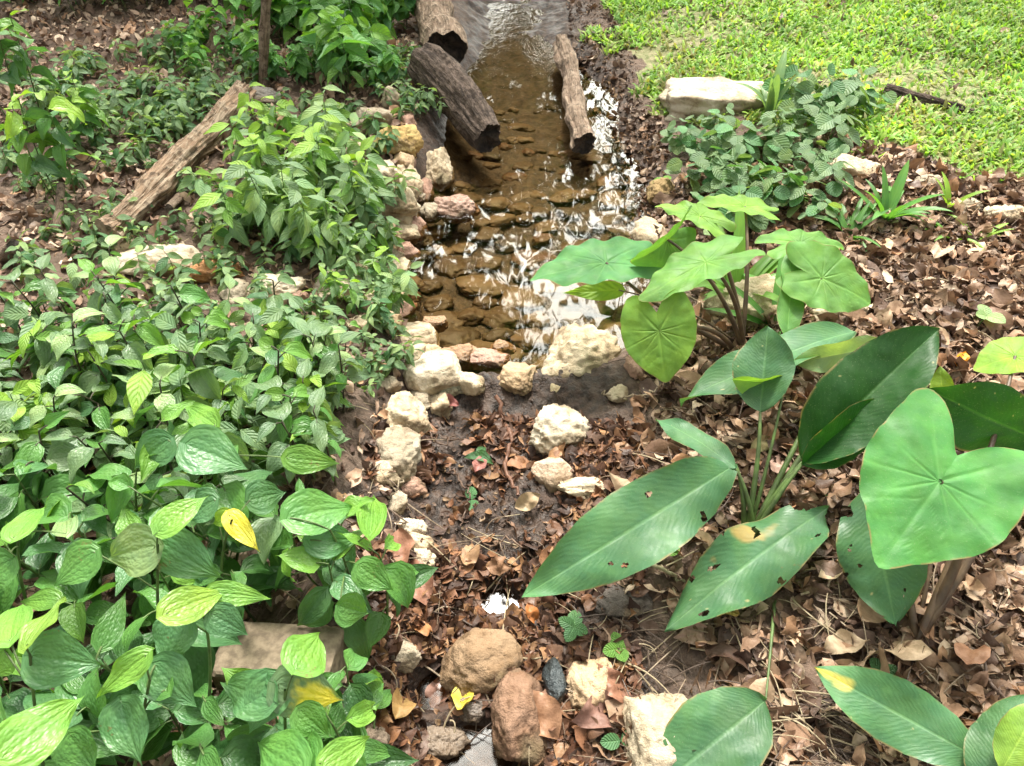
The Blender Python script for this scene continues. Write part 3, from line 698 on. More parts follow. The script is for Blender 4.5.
def scatter(polys, n, smin, smax, zmax, pal, name, label, mask=None, thin=.25, seed=0, tiltv=.5, xr=None, yr=None):
    r_ = np.random.default_rng(seed); allp = np.concatenate(polys)
    lo, hi = allp.min(0), allp.max(0)
    lo = np.maximum(lo, (-3.6, .2)); hi = np.minimum(hi, (4., 5.8))
    x = r_.uniform(lo[0], hi[0], n * 8); y = r_.uniform(lo[1], hi[1], n * 8)
    ok = np.zeros(len(x), bool)
    for q in polys: ok |= inside(x, y, q)
    px, py = proj(np.stack([x, y, np.full_like(x, .05)], -1))
    ok &= (px > -330) & (px < 1420) & (py > -70) & (py < 900)
    if mask is not None: ok &= mask(x, y, r_)
    for pc, pr, _d in PUD[:3]: ok &= ((x - pc[0]) / pr) ** 2 + ((y - pc[1]) / (pr * .8)) ** 2 > .9
    x, y = x[ok][:n], y[ok][:n]; n = len(x)
    z = H(x, y) + r_.uniform(.001, 1, n) ** 1.5 * zmax
    s = r_.uniform(smin, smax, n) * np.where(r_.random(n) < .12, 1.4, 1)
    yaw = r_.uniform(0, 2 * np.pi, n); t1 = r_.normal(0, tiltv, n); t2 = r_.normal(0, tiltv, n)
    cz, sz_ = np.cos(yaw), np.sin(yaw); cx, sx = np.cos(t1), np.sin(t1); cyy, sy = np.cos(t2), np.sin(t2)
    O = np.zeros(n); I = np.ones(n)
    Rz = np.stack([cz, -sz_, O, sz_, cz, O, O, O, I], -1).reshape(n, 3, 3)
    Rx = np.stack([I, O, O, O, cx, -sx, O, sx, cx], -1).reshape(n, 3, 3); Ry = np.stack([cyy, O, sy, O, I, O, -sy, O, cyy], -1).reshape(n, 3, 3)
    Rm = Rz @ Rx @ Ry
    k = r_.integers(0, len(DP), n); Pv = np.stack(DP)[k].copy()
    narrow = r_.random(n) < thin; Pv[narrow, :, 0] *= r_.uniform(.15, .5, (narrow.sum(), 1))
    Pv = Pv * s[:, None, None]
    Vv = np.einsum('nij,nvj->nvi', Rm, Pv) + np.stack([x, y, z], -1)[:, None]
    m = Pv.shape[1]
    Fv = (DF[None] + (np.arange(n) * m)[:, None, None]).reshape(-1, 4)
    C = pal[r_.integers(0, len(pal), n)] * r_.uniform(.7, 1.25, (n, 1)); C = np.repeat(C, m, 0)
    me = new_mesh(name, Vv.reshape(-1, 3), Fv, np.tile(DU, (n, 1)), C)
    tag(link(name, me, M['dead']), label, 'dead leaves', kind='stuff')
def in_lawn(x, y): return inside(x, y, LAWN)
def chan_d(x, y): return np.abs(x - np.interp(y, _cy, _cx)) - np.interp(y, _cy, _ch)
def m_r(x, y, r_):
    d = chan_d(x, y); dens = (.12 + .88 * sst((d - .12) / .3)) * np.clip(.9 + .8 * fbm2(x, y, 4, 3, 67), .25, 1)
    return (~in_lawn(x, y)) & (r_.random(len(x)) < dens)
scatter([LITR], 18500, .024, .062, .022, PAL * np.array([1.16, 1.12, 1.06]), 'leaf_litter', 'thick brown leaf litter covering the ground right of the brook', m_r, seed=1, thin=.38, tiltv=.34)
scatter([LITR], 3500, .05, .085, .03, PAL * np.array([1.35, 1.22, 1.08]), 'leaf_litter', 'larger curled dry leaves strewn over the litter right of the brook', m_r, seed=2, thin=.2)
def m_c(x, y, r_):
    n1 = fbm2(x, y, 5, 3, 61); px, py = proj(np.stack([x, y, x * 0 - .02], -1))
    return (r_.random(len(x)) < np.clip(.48 + n1 * .9 + (py > 560) * .25 - .2 * ((abs(px - 600) < 60) & (py < 520)), 0.02, 1))
scatter([LITC], 4600, .022, .062, .016, PALR * np.array([1.05, .9, .82]), 'leaf_litter', 'reddish brown wet leaves lying in the lower stream bed', m_c, seed=3, thin=.3, tiltv=.35)
scatter([LITC, BANKR], 3500, .008, .024, .006, PALR * .8, 'leaf_litter', 'small wet leaf scraps pressed into the mud', None, seed=6, thin=.4, tiltv=.3)
def m_b(x, y, r_): return (chan_d(x, y) > .02) & (~in_lawn(x, y)) & (r_.random(len(x)) < np.clip(.5 + 1.3 * fbm2(x, y, 4, 3, 63), .08, 1))
scatter([BANKR], 1500, .02, .05, .018, np.concatenate([PALR, PAL]), 'leaf_litter', 'dull brown leaves on the muddy bank between water and lawn', m_b, seed=4)
def m_l(x, y, r_): return (chan_d(x, y) > .0) & (x < np.interp(y, _cy, _cx))
scatter([LITL], 16000, .02, .06, .025, PAL * 1.65, 'leaf_litter', 'dry leaf litter on the left bank under the plants', m_l, seed=5)

def m_lawn(x, y, r_): return in_lawn(x, y) & (r_.random(len(x)) < np.clip(.35 + 1.2 * fbm2(x, y, 2.3, 3, 171), .04, 1))
scatter([LAWN], 900, .02, .05, .03, PAL * 1.3, 'leaf_litter', 'scattered dry leaves and thatch between the lawn blades', m_lawn, seed=8, thin=.6)
# twigs and straw
mb = MB(); r_ = np.random.default_rng(5); cnt = 0
while cnt < 1700:
    reg = r_.random()
    if reg < .45: px, py = r_.uniform(620, 1060), r_.uniform(180, 820)
    elif reg < .55: px, py = r_.uniform(740, 900), r_.uniform(690, 800)
    elif reg < .9: px, py = r_.uniform(-40, 420), r_.uniform(-10, 820)
    else: px, py = r_.uniform(380, 660), r_.uniform(520, 800)
    p = G(px, py)
    if in_lawn(np.array([p[0]]), np.array([p[1]]))[0] or (chan_d(p[0], p[1]) < .02 and p[1] > Y_DAM): continue
    L = r_.uniform(.04, .16); a_ = r_.uniform(0, 6.28) if reg > .55 or reg < .45 else r_.normal(-.5, .3)
    d_ = np.array([math.cos(a_), math.sin(a_), 0]) * L
    q = p + d_; q[2] = float(H(q[0], q[1])); lift = r_.uniform(.006, .03)
    pts = bez(p + [0, 0, lift * r_.random()], (p + q) / 2 + [r_.normal(0, .015), r_.normal(0, .015), lift * 1.6], q + [0, 0, lift * r_.random()], 7)
    V, F, U = tube(pts, np.linspace(1, .5, 7) * r_.uniform(.0008, .0022), 5)
    mb.add(V, F, U, np.array([(.30, .23, .16), (.17, .12, .085), (.38, .31, .2), (.10, .07, .055)][r_.integers(4)])); cnt += 1
tag(link('twig_litter', mb.mesh('twig_litter'), M['dead']), 'fine dry twigs and straw lying over the ground', 'twigs', kind='stuff')
TW = [([(497, 400), (512, 440), (505, 478), (520, 500)], .006, 'reddish forked root running down the mud below the dam', (.20, .10, .065)),
      ([(425, 255), (418, 300), (424, 330)], .003, 'thin dark twig at the left edge of the pool', (.07, .05, .04)),
      ([(624, 562), (660, 575), (692, 588)], .0055, 'pale green broken stalk on the litter under the big leaf', (.33, .30, .17)),
      ([(700, 556), (680, 600), (712, 668)], .007, 'dry brown curled stalk hanging by the torn leaf', (.20, .12, .075)),
      ([(716, 330), (722, 300), (706, 290)], .003, 'thin bare twig beside the taro stalks', (.2, .15, .1)),
      ([(800, 600), (850, 572), (905, 540)], .0028, 'long thin straw crossing the litter under the heart leaf', (.40, .31, .21)),
      ([(893, 120), (900, 104), (925, 96)], .006, 'pale curved stick beside the split bark', (.35, .27, .18)),
      ([(955, 640), (985, 690), (1020, 720)], .004, 'dark twig in the litter by the thick brown stalks', (.12, .08, .06)),
      ([(600, 610), (640, 640), (655, 690)], .003, 'thin dark twig right of the flat grey stone', (.1, .07, .05)),
      ([(30, 215), (10, 250), (-5, 275)], .005, 'brown stick at the left edge below the nettle-like plant', (.2, .14, .1)),
      ([(975, 340), (1000, 318), (1030, 300)], .006, 'brown stick in the litter near the orange leaf', (.26, .18, .12))]
for k_, (pts_, lab_) in enumerate([([(620, 470), (648, 480), (690, 476)], 'thin root across the mud right of the jagged rock'), ([(610, 505), (640, 512), (668, 535)], 'thin forked root above the big leaf'), ([(600, 395), (640, 402), (662, 392)], 'thin root in front of the dam boulder'),
        ([(450, 470), (470, 500), (462, 530)], 'thin dark root left of the reddish root'), ([(540, 560), (505, 545), (480, 552)], 'pale rootlet in front of the big leaf tip'), ([(388, 500), (402, 488), (410, 470)], 'pale straw leaning on the tall grey-brown rock'), ([(420, 430), (440, 452), (470, 440)], 'dark twig on the mud below the bright white rock')]):
    TW.append((pts_, .0028, lab_, [(.13, .08, .055), (.2, .13, .09), (.3, .24, .16)][k_ % 3]))
for pts, r, lab, c_ in TW:
    P_ = [G(a, b, .02) for a, b in pts]
    t = np.linspace(0, len(P_) - 1, 24); P2 = np.stack([np.interp(t, range(len(P_)), [q[i] for q in P_]) for i in range(3)], -1)
    P2[1:-1] = (P2[:-2] + P2[1:-1] * 2 + P2[2:]) / 4; P2[:, 2] = H(P2[:, 0], P2[:, 1]) + .012 + .01 * np.sin(np.linspace(0, 3, 24)); P2 += .004 * np.random.default_rng(len(lab)).normal(size=P2.shape)
    V, F, U = tube(P2, np.linspace(1, .6, 24) * r, 8); o0 = P2.mean(0)
    me = new_mesh('twig', V - o0, F, U, np.tile(c_, (len(V), 1))); o = link('twig', me, M['dead']); o.location = o0; tag(o, lab, 'twig')
# fallen leaves that stand out
FL = [(463, 703, 452, 685, .6, (.62, .50, .07), 'yellow fallen leaf with white edge near the lowest puddle'),
      (425, 634, 60, 30, .5, (.40, .19, .08), 'orange-brown fallen leaf beside the brown angular rock'),
      (404, 712, 0, 0, .6, (.42, .26, .10), 'ochre curled leaf at the foot of the thicket'),
      (532, 620, 0, 0, .4, (.42, .16, .05), 'small orange leaf right of the bright puddle'),
      (441, 696, 0, 0, .7, (.36, .20, .15), 'pinkish fallen leaf left of the yellow one'),
      (528, 508, 0, 0, .55, (.42, .31, .19), 'pale tan oval leaf on the mud below the pinkish stone'),
      (500, 575, 0, 0, .7, (.30, .17, .10), 'long brown folded leaf touching the big leaf tip'),
      (470, 560, 0, 0, .6, (.33, .20, .11), 'upright tan leaf in the middle of the stream bed'),
      (345, 505, 0, 0, .4, (.33, .2, .1), 'brown leaf under the glossy thicket leaves'),
      (555, 395, 0, 0, .35, (.50, .40, .24), 'small pale leaf in front of the dam boulder'),
      (636, 362, 0, 0, .4, (.45, .30, .12), 'yellow-brown leaf between the boulder and the heart leaf'),
      (958, 366, 0, 0, .4, (.85, .36, .02), 'bright orange leaf on the litter by the dark leaf'),
      (690, 640, 0, 0, .6, (.40, .26, .20), 'pinkish tan leaf right of the curled stalk'),
      (758, 452, 0, 0, .5, (.50, .40, .2), 'yellowish leaf under the upright dark leaf'),
      (776, 475, 0, 0, .55, (.42, .28, .22), 'flat pinkish leaf right of the thin green stalk'),
      (842, 652, 0, 0, .7, (.55, .42, .29), 'pale curled leaf above the yellow-tipped leaf'),
      (868, 615, 0, 0, .8, (.40, .26, .16), 'large tan folded leaf below the grey-green leaf'),
      (963, 660, 0, 0, .7, (.36, .18, .10), 'reddish leaf right of the brown stalk foot'),
      (720, 620, 0, 0, .5, (.5, .34, .1), 'yellow-brown leaf under the torn leaf'),
      (612, 690, 0, 0, .8, (.27, .13, .08), 'brown leaf standing against the tan rock'),
      (540, 720, 0, 0, .9, (.30, .16, .09), 'large crumpled brown leaf draped on the reddish rock'),
      (598, 720, 0, 0, .9, (.24, .13, .10), 'dark folded leaf between tan rock and white block'),
      (786, 752, 0, 0, .7, (.36, .22, .14), 'rolled brown leaf at the bottom of the picture'),
      (935, 262, 0, 0, .7, (.52, .38, .27), 'large pale dry leaf on the litter below the lawn border'),
      (962, 285, 0, 0, .7, (.50, .36, .26), 'broad dry leaf beside the pale one'),
      (480, 470, 0, 0, .5, (.30, .12, .10), 'dark red leaf on the mud near the root'),
      (450, 410, 0, 0, .5, (.28, .10, .09), 'purple-red leaf under the grey-green stone'),
      (402, 560, 0, 0, .9, (.34, .17, .11), 'large reddish curled leaf at the thicket edge'),
      (418, 590, 0, 0, .9, (.30, .15, .10), 'long wine-brown leaf leaning at the thicket edge')]
for k, (px, py, _a, _b, s, c_, lab) in enumerate(FL):
    r_ = np.random.default_rng(300 + k)
    V, F, U = blade('dead', 14, 9, wf=r_.uniform(.9, 1.3), fold=r_.uniform(.1, .6), curl=r_.uniform(-1.3, 1.3), wave=.07, twist=r_.uniform(-.9, .9), ph=k, crump=.13, seed=k)
    V = V - V.mean(0); p = G(px, py); L = .074 * (s / .6) * (1 if py > 400 else 1.2)
    a_ = r_.uniform(0, 6.28); Fm = frame(np.array([math.cos(a_), math.sin(a_), r_.uniform(-.1, .4)]), np.array([0, -.3, 1.]), r_.uniform(-.4, .4))
    V = (V * L) @ Fm; ca = np.tile(c_, (len(V), 1)); 
    o = link('fallen_leaf', new_mesh('fallen_leaf', V, F, U, ca), M['dead']); o.location = (p[0], p[1], p[2] - V[:, 2].min() * .6 + .018)
    tag(o, lab, 'dead leaf')

# ------------------------------------------------------------------ lawn
def lawn():
    r_ = np.random.default_rng(77); n = 125000
    x = r_.uniform(.3, 5.2, n * 2); y = r_.uniform(2.3, 7.5, n * 2)
    jit = .15 * fbm2(x, y, 5, 3, 90); ok = inside(x + jit, y + jit, LAWN)
    px, py = proj(np.stack([x, y, np.full_like(x, .12)], -1)); ok &= (px < 1420) & (py > -110)
    dens = np.clip(.85 + .9 * fbm2(x, y, 2.3, 4, 71), .2, 1)
    for (qx, qy, rx, ry, a) in ((735, 35, 90, 9, .75), (880, 75, 60, 20, .4), (655, 60, 22, 18, .5), (820, 85, 30, 20, .4), (870, 15, 45, 16, .45), (985, 60, 25, 30, .4)):
        dens = dens * (1 - a * np.exp(-((px - qx) / rx) ** 2 - ((py - qy) / ry) ** 2))
    ok &= r_.random(len(x)) < dens
    x, y = x[ok][:n], y[ok][:n]; n = len(x)
    L = r_.uniform(.026, .066, n); W = r_.uniform(.0035, .008, n); a = r_.uniform(0, 2 * np.pi, n); lean = r_.uniform(.5, 1.5, n)
    z0 = H(x, y); t = np.linspace(0, 1, 4)
    d = np.stack([np.cos(a), np.sin(a)], -1); sd = np.stack([-np.sin(a), np.cos(a)], -1)
    ang = lean[:, None] * (.4 + .9 * t[None]); out_ = np.cumsum(np.sin(ang), 1) / 4 * L[:, None]; up = np.cumsum(np.cos(ang), 1) / 4 * L[:, None]
    out_ -= out_[:, :1]; up -= up[:, :1]
    wt = np.array([.7, 1, .8, .08])
    V = np.zeros((n, 4, 2, 3))
    for s_ in (0, 1):
        sg = -1 if s_ == 0 else 1
        V[:, :, s_, 0] = x[:, None] + d[:, :1] * out_ + sg * sd[:, :1] * W[:, None] * wt; V[:, :, s_, 1] = y[:, None] + d[:, 1:] * out_ + sg * sd[:, 1:] * W[:, None] * wt
        V[:, :, s_, 2] = z0[:, None] + up + .002
    F = (gridF(4, 2)[None] + (np.arange(n) * 8)[:, None, None]).reshape(-1, 4)
    g = np.array([(.19, .38, .06), (.25, .43, .08), (.12, .28, .04), (.30, .46, .12), (.16, .35, .08)])
    C = g[r_.integers(0, 5, n)] * r_.uniform(.75, 1.2, (n, 1)); dry = r_.random(n) < .06 + .4 * np.clip(fbm2(x, y, 2.5, 2, 55), 0, 1); C[dry] = (.21, .24, .09)
    C = C * np.array([1., .92, 1.05]) * (1 + .4 * fbm2(x, y, 1.6, 3, 12))[:, None]
    U = np.tile(np.stack([np.repeat(t, 2), np.tile([0., 1.], 4)], -1), (n, 1))
    tag(link('grass', new_mesh('grass', V.reshape(-1, 3), F, U, np.repeat(C, 8, 0)), M['grass']), 'bright green coarse lawn grass behind the stone border', 'grass', kind='stuff')
lawn()

# ------------------------------------------------------------------ plants
LG = np.array((.13, .29, .05)); YG = np.array((.19, .34, .05)); MG = np.array((.078, .205, .05)); DG = np.array((.035, .10, .03)); BG = np.array((.066, .168, .068)); GG = np.array((.115, .20, .10)); PG = np.array((.21, .33, .15)); YL = np.array((.62, .56, .08))
def leaf_into(mb, kind, base, ydir, nref, L, col, roll=0., r_=None, big=False, **kw):
    r_ = r_ or rng
    if kind == 'piper':
        a = dict(nu=24 if big else 13, nv=19 if big else 9, wf=r_.uniform(.58, .92), fold=r_.uniform(.05, .75), curl=r_.uniform(.1, 1.25), wave=r_.uniform(.015, .06), twist=r_.uniform(-.45, .45), quilt=.003 if big else .0, cord=.14, ph=r_.uniform(0, 6))
    elif kind == 'lance': a = dict(nu=9, nv=5, wf=r_.uniform(.9, 1.25), fold=r_.uniform(.1, .4), curl=r_.uniform(.3, 1.2), wave=.02, ph=r_.uniform(0, 6))
    elif kind == 'round': a = dict(nu=10, nv=7, wf=r_.uniform(.75, .9), fold=r_.uniform(0, .2), curl=r_.uniform(.1, .5), wave=.015, ph=r_.uniform(0, 6))
    elif kind == 'strap': a = dict(nu=12, nv=3, wf=r_.uniform(.8, 1.3), fold=.5, curl=r_.uniform(.3, 1.6), wave=0)
    else: a = dict(nu=30, nv=15, wf=1., fold=.1, curl=.3, wave=.02, ph=r_.uniform(0, 6))
    a.update(kw)
    V, F, U = blade(kind, **a)
    mb.add(place(V, base, frame(np.asarray(ydir, float), np.asarray(nref, float), roll), L), F, U, col)
def proto_plant(name, kind, seed, h, L, nleaf, cols, mat, stems=1, spread=.05, pet=.3, stemmat_='stem_g', r0=.0025, tipcol=None, lean=.25, up=.2, opposite=False):
    """a plant at the origin: an Empty with stem and foliage meshes"""
    r_ = np.random.default_rng(seed); root = empty(name, (0, 0, 0)); st = MB(); lf = MB()
    for s in range(stems):
        if s and h > .2 and kind == 'piper':
            link('stem', st.mesh('stem'), M[stemmat_], root); st = MB()
        a0 = r_.uniform(0, 6.28); b0 = np.array([math.cos(a0), math.sin(a0), 0]) * spread * r_.random()
        hh = h * r_.uniform(.7, 1.1); tip = b0 + [math.cos(a0) * lean * hh * r_.random(), math.sin(a0) * lean * hh * r_.random(), hh]
        pts = bez(b0 - [0, 0, .02], (b0 + tip) / 2 + [r_.normal(0, .02), r_.normal(0, .02), 0], tip, 12)
        V, F, U = tube(pts, np.linspace(1, .5, 12) * r0, 6); st.add(V, F, U)
        ang = r_.uniform(0, 6.28)
        for k in range(nleaf):
            f = (k + 1) / nleaf; f = .3 + .7 * f ** .85; q = pts[min(11, int(f * 11))]
            ang += 2.2 + r_.normal(0, .3) if not (opposite and k % 2) else math.pi
            d = np.array([math.cos(ang), math.sin(ang), up + r_.normal(0, .15)]); pl = L * pet * r_.uniform(.6, 1.3) * (1.1 - .5 * f)
            e = q + d * pl + [0, 0, pl * .3]
            if pet > 0.02:
                V, F, U = tube(bez(q, (q + e) / 2 + [0, 0, pl * .2], e, 5), r0 * .45, 5); st.add(V, F, U)
            dl = np.array([d[0], d[1], r_.uniform(-.55, .12) + (.45 if k == nleaf - 1 else 0)])
            col = cols[r_.integers(len(cols))] * r_.uniform(.8, 1.2)
            if tipcol is not None and k >= nleaf - 2: col = tipcol * r_.uniform(.85, 1.15)
            leaf_into(lf, kind, e, dl, (r_.normal(0, .45), -.3 + r_.normal(0, .45), 1), L * r_.uniform(.65, 1.1) * (.75 if k == nleaf - 1 else 1), col, r_=r_)
    link('stem', st.mesh('stem'), M[stemmat_], root); link('foliage', lf.mesh('foliage'), M[mat], root)
    return root
def copy_tree(o):
    c = o.copy(); sc.collection.objects.link(c)
    for ch in [x for x in o.children]:
        d = ch.copy(); sc.collection.objects.link(d); d.parent = c
    return c
LAND = [('behind the concrete block', 285, 600), ('in front of the concrete block', 300, 760), ('at the edge beside the tall grey-brown rock', 360, 470), ('at the water edge beside the bright white rock', 380, 380),
        ('under the long whitish rock', 270, 340), ('below the broad white rock', 150, 320), ('at the left edge of the picture below the cut branch', 20, 330), ('in the middle of the left thicket', 190, 430),
        ('at the left edge level with the middle of the picture', 10, 450), ('in the lower left corner', 20, 760), ('at the bottom of the picture left of the block', 160, 800), ('left of the concrete block', 150, 640),
        ('around the jagged cream rock', 350, 190), ('between the peeling log and the stone edging', 280, 190), ('beside the peeling log', 170, 170), ('under the dark grey stone', 250, 130), ('around the sapling trunk', 280, 40),
        ('behind the blackened log', 370, 50), ('left of the broken stump', 110, 30), ('in the upper left corner', 20, 30), ('on dry litter at the left edge', 30, 160), ('by the thick brown log at the top', 400, 10),
        ('next to the short charred stake', 140, 120), ('at the left rim above the cut branch', 40, 220)]
def where(px, py): return min(LAND, key=lambda t: ((t[1] - px) / 1.1) ** 2 + (t[2] - py) ** 2)[0]
used = {}
def put(protos, px, py, scale, rz, what, cat, plural, z=None, wh=None):
    src = protos[used.setdefault(id(protos), 0) % len(protos)]
    first = used[id(protos)] < len(protos); used[id(protos)] += 1
    o = src if first else copy_tree(src)
    p = G(px, py); o.location = p; o.rotation_euler = (0, 0, rz); o.scale = (scale,) * 3
    wh = wh or where(px, py)
    tag(o, f'{what} {wh}', cat, f'{plural} {wh}'); return o
def fill(protos, poly, n, mind, smin, smax, what, cat, plural, seed, yscale=None, avoid=None):
    r_ = np.random.default_rng(seed); pw = np.array(poly, float); pts = []; tries = 0
    lo, hi = pw.min(0), pw.max(0)
    while len(pts) < n and tries < n * 60:
        tries += 1; px, py = r_.uniform(lo[0], hi[0]), r_.uniform(lo[1], hi[1])
        if not inside(np.array([px]), np.array([py]), pw)[0]: continue
        md = mind * (.35 + .65 * np.clip(py / 700, 0, 1.4))
        if any(math.hypot(px - a, (py - b) * 1.3) < md for a, b in pts): continue
        if avoid and any(abs(px - a) < rx and abs(py - b) < ry for a, b, rx, ry in avoid): continue
        pts.append((px, py)); put(protos, px, py, r_.uniform(smin, smax), r_.uniform(0, 6.28), what, cat, plural)
    return pts

piperA = [proto_plant('broad_leaf_plant', 'piper', 400 + k, .22, .088, 9, [MG, BG, MG * .9, BG, DG * 1.2], 'piper', stems=2, spread=.05, pet=.35, tipcol=[LG, MG, BG, LG * .8, BG, MG, MG][k], r0=.003) for k in range(7)]
piperB = [proto_plant('broad_leaf_plant', 'piper', 430 + k, .21, .062, 9, [BG, GG, MG, GG], 'piper', stems=2, spread=.06, pet=.4, stemmat_='stem_b', tipcol=[LG * .8, GG, PG, GG, MG, GG][k], r0=.0028) for k in range(6)]
lanceA = [proto_plant('willow_leaved_plant', 'lance', 460 + k, .22, .095, 14, [GG * 1.35, PG, LG * .8, GG * 1.2], 'simple', stems=3, spread=.07, pet=.06, tipcol=[YG, PG, GG, YG][k], r0=.0018, up=.3) for k in range(4)]
smallA = [proto_plant('low_herb', 'lance', 480 + k, .09, .055, 9, [GG, PG, BG, GG], 'simple', stems=6, spread=.11, pet=.05, r0=.0012, up=.3) for k in range(4)]
nettle = [proto_plant('nettle_like_plant', 'piper', 500 + k, .42, .12, 11, [MG, LG * .8, BG], 'piper', stems=3, spread=.07, pet=.2, tipcol=YG, r0=.003) for k in range(3)]
bushA = [proto_plant('leafy_undergrowth_plant', 'piper', 520 + k, .26, .10, 12, [MG * 1.4, BG * 1.3, LG * .8, MG], 'simple', stems=3, spread=.09, pet=.2, tipcol=[LG, MG, GG, LG][k], r0=.002) for k in range(4)]
creep = [proto_plant('small_leaved_creeper', 'round', 540 + k, .13, .064, 9, [BG * 1.2, GG * 1.1, GG, PG * .7], 'simple', stems=4, spread=.10, pet=.5, tipcol=[GG, GG, BG][k], r0=.0013) for k in range(3)]

fill(piperA, [(-220, 560), (120, 540), (380, 560), (372, 660), (340, 760), (330, 900), (300, 1050), (-260, 1050)], 50, 58, .85, 1.25, 'glossy broad-leaved plant', 'plant', 'glossy broad-leaved plants', 601, avoid=[(280, 665, 80, 45), (275, 725, 40, 24)])
fill(piperB, [(-160, 370), (60, 345), (240, 355), (345, 375), (368, 440), (350, 560), (100, 560), (-220, 570)], 54, 42, .85, 1.3, 'grey-green broad-leaved plant', 'plant', 'grey-green broad-leaved plants', 602)
fill(piperB, [(-60, 320), (240, 322), (350, 330), (375, 380), (-60, 390)], 16, 36, .55, .85, 'small broad-leaved plant', 'plant', 'small broad-leaved plants', 603)
fill(lanceA, [(250, 160), (300, 135), (345, 150), (372, 215), (340, 270), (265, 270), (235, 225)], 18, 34, .8, 1.15, 'pale willow-leaved plant', 'plant', 'pale willow-leaved plants', 604)
fill(lanceA, [(60, 380), (330, 370), (345, 450), (300, 520), (80, 500), (-20, 440)], 20, 50, .8, 1.15, 'pale fine-leaved plant', 'plant', 'pale fine-leaved plants', 611)
fill(lanceA, [(330, 200), (385, 230), (400, 310), (350, 330), (300, 270)], 8, 40, .5, .8, 'low willow-leaved plant', 'plant', 'low willow-leaved plants', 605)
fill(smallA, [(110, 105), (185, 85), (228, 95), (180, 140), (120, 150)], 14, 30, .8, 1.2, 'low grey-green herb', 'herb', 'low grey-green herbs', 606)
fill(smallA, [(-20, 60), (400, 60), (400, 330), (60, 300), (-20, 230)], 60, 50, .6, 1.2, 'small sprawling herb', 'herb', 'small sprawling herbs', 607, avoid=[(430, 200, 45, 400)])
fill(bushA, [(90, -75), (400, -75), (405, 40), (395, 90), (330, 95), (300, 55), (230, 40), (190, 15), (100, 10)], 58, 30, .6, 1.15, 'leafy undergrowth plant', 'plant', 'leafy undergrowth plants', 608)
fill(bushA, [(-60, -75), (100, -75), (95, 12), (-60, 30)], 20, 40, .8, 1.2, 'leafy undergrowth plant', 'plant', 'leafy undergrowth plants', 609)
fill(bushA, [(190, 40), (260, 60), (330, 90), (240, 82), (180, 70)], 8, 40, .5, .8, 'small leafy plant', 'plant', 'small leafy plants', 610)
fill(smallA, [(365, 66), (408, 60), (425, 125), (385, 112)], 12, 18, .6, 1.0, 'small sprawling herb', 'herb', 'small sprawling herbs', 612)
fill(smallA, [(345, 300), (395, 300), (392, 380), (365, 390)], 7, 30, .6, .9, 'small sprawling herb', 'herb', 'small sprawling herbs', 613)
for (px, py, s, wh) in ((60, 205, .8, 'standing on the litter by the left edge'), (22, 120, .95, 'in the upper left, with a bright yellow-green tip'), (95, 150, .6, 'with drooping dark leaves left of the charred stake')):
    put(nettle, px, py, s, px, 'tall nettle-like plant', 'plant', 'tall nettle-like plants', wh=wh)
CRL = [('in front of the white slab', 710, 140), ('at the mud end of the creeper patch', 680, 175), ('beside the small tan rock', 770, 190), ('above the taro leaves', 730, 215), ('beside the strap-leaved tufts', 820, 205), ('on the lawn border behind the low cream rock', 850, 130), ('on the lawn by the split bark', 880, 110)]
LAND_save = LAND; LAND = CRL
fill(creep, [(668, 150), (710, 135), (790, 150), (815, 190), (805, 222), (750, 235), (690, 220)], 21, 56, .8, 1.15, 'dusky small-leaved creeper', 'plant', 'dusky small-leaved creepers', 620)
fill(creep, [(790, 115), (870, 105), (870, 130), (800, 140)], 4, 50, .8, 1.3, 'pale small-leaved creeper', 'plant', 'pale small-leaved creepers', 621)
LAND = LAND_save

# strap-leaved tufts
def tuft(name, px, py, n, L, col, label, seed, wf=1.2, up=1.3, mat='strap', cat='plant'):
    r_ = np.random.default_rng(seed); p = G(px, py); root = empty(name, p)
    for k in range(n):
        mb = MB(); a = r_.uniform(0, 6.28); d = np.array([math.cos(a), math.sin(a), up * r_.uniform(.5, 1.5)])
        leaf_into(mb, 'strap', np.array([math.cos(a), math.sin(a), 0]) * .008, d, np.array([-math.cos(a), -math.sin(a), .6]), L * r_.uniform(.6, 1.1), col * r_.uniform(.8, 1.2), r_=r_, wf=wf * r_.uniform(.8, 1.2), curl=r_.uniform(.3, 1.5))
        link('leaf', mb.mesh('leaf'), M[mat], root)
    tag(root, label, cat); return root
tuft('strap_leaved_plant', 884, 222, 16, .19, MG * 1.1, 'upright strap-leaved tuft with dark green blades at the lawn border', 701, 1.5, 1.6)
tuft('strap_leaved_plant', 848, 236, 15, .18, MG, 'strap-leaved tuft with arching green blades left of the upright one', 702, 1.3, .9)
tuft('strap_leaved_plant', 768, 118, 8, .24, GG * 1.3, 'stiff grey-green blades standing beside the white slab', 703, 1.6, 4.)
tuft('strap_leaved_plant', 947, 212, 5, .13, YG, 'small yellow-green sprout at the lawn border', 704, 1.6, 3.)
tuft('strap_leaved_plant', 950, 240, 6, .13, LG, 'small spreading green sprout on the litter', 705, 1.5, .9)
tuft('strap_leaved_plant', 973, 242, 6, .12, YG, 'small pale sprout right of the spreading green one', 706, 1.4, 1.0)
tuft('strap_leaved_plant', 735, 300, 14, .30, LG * .8, 'long-bladed tuft behind the taro stalks', 707, 1.2, 1.4)
tuft('strap_leaved_plant', 775, 330, 8, .26, MG, 'drooping strap-leaved tuft behind the upright dark leaf', 708, 1.3, .8)

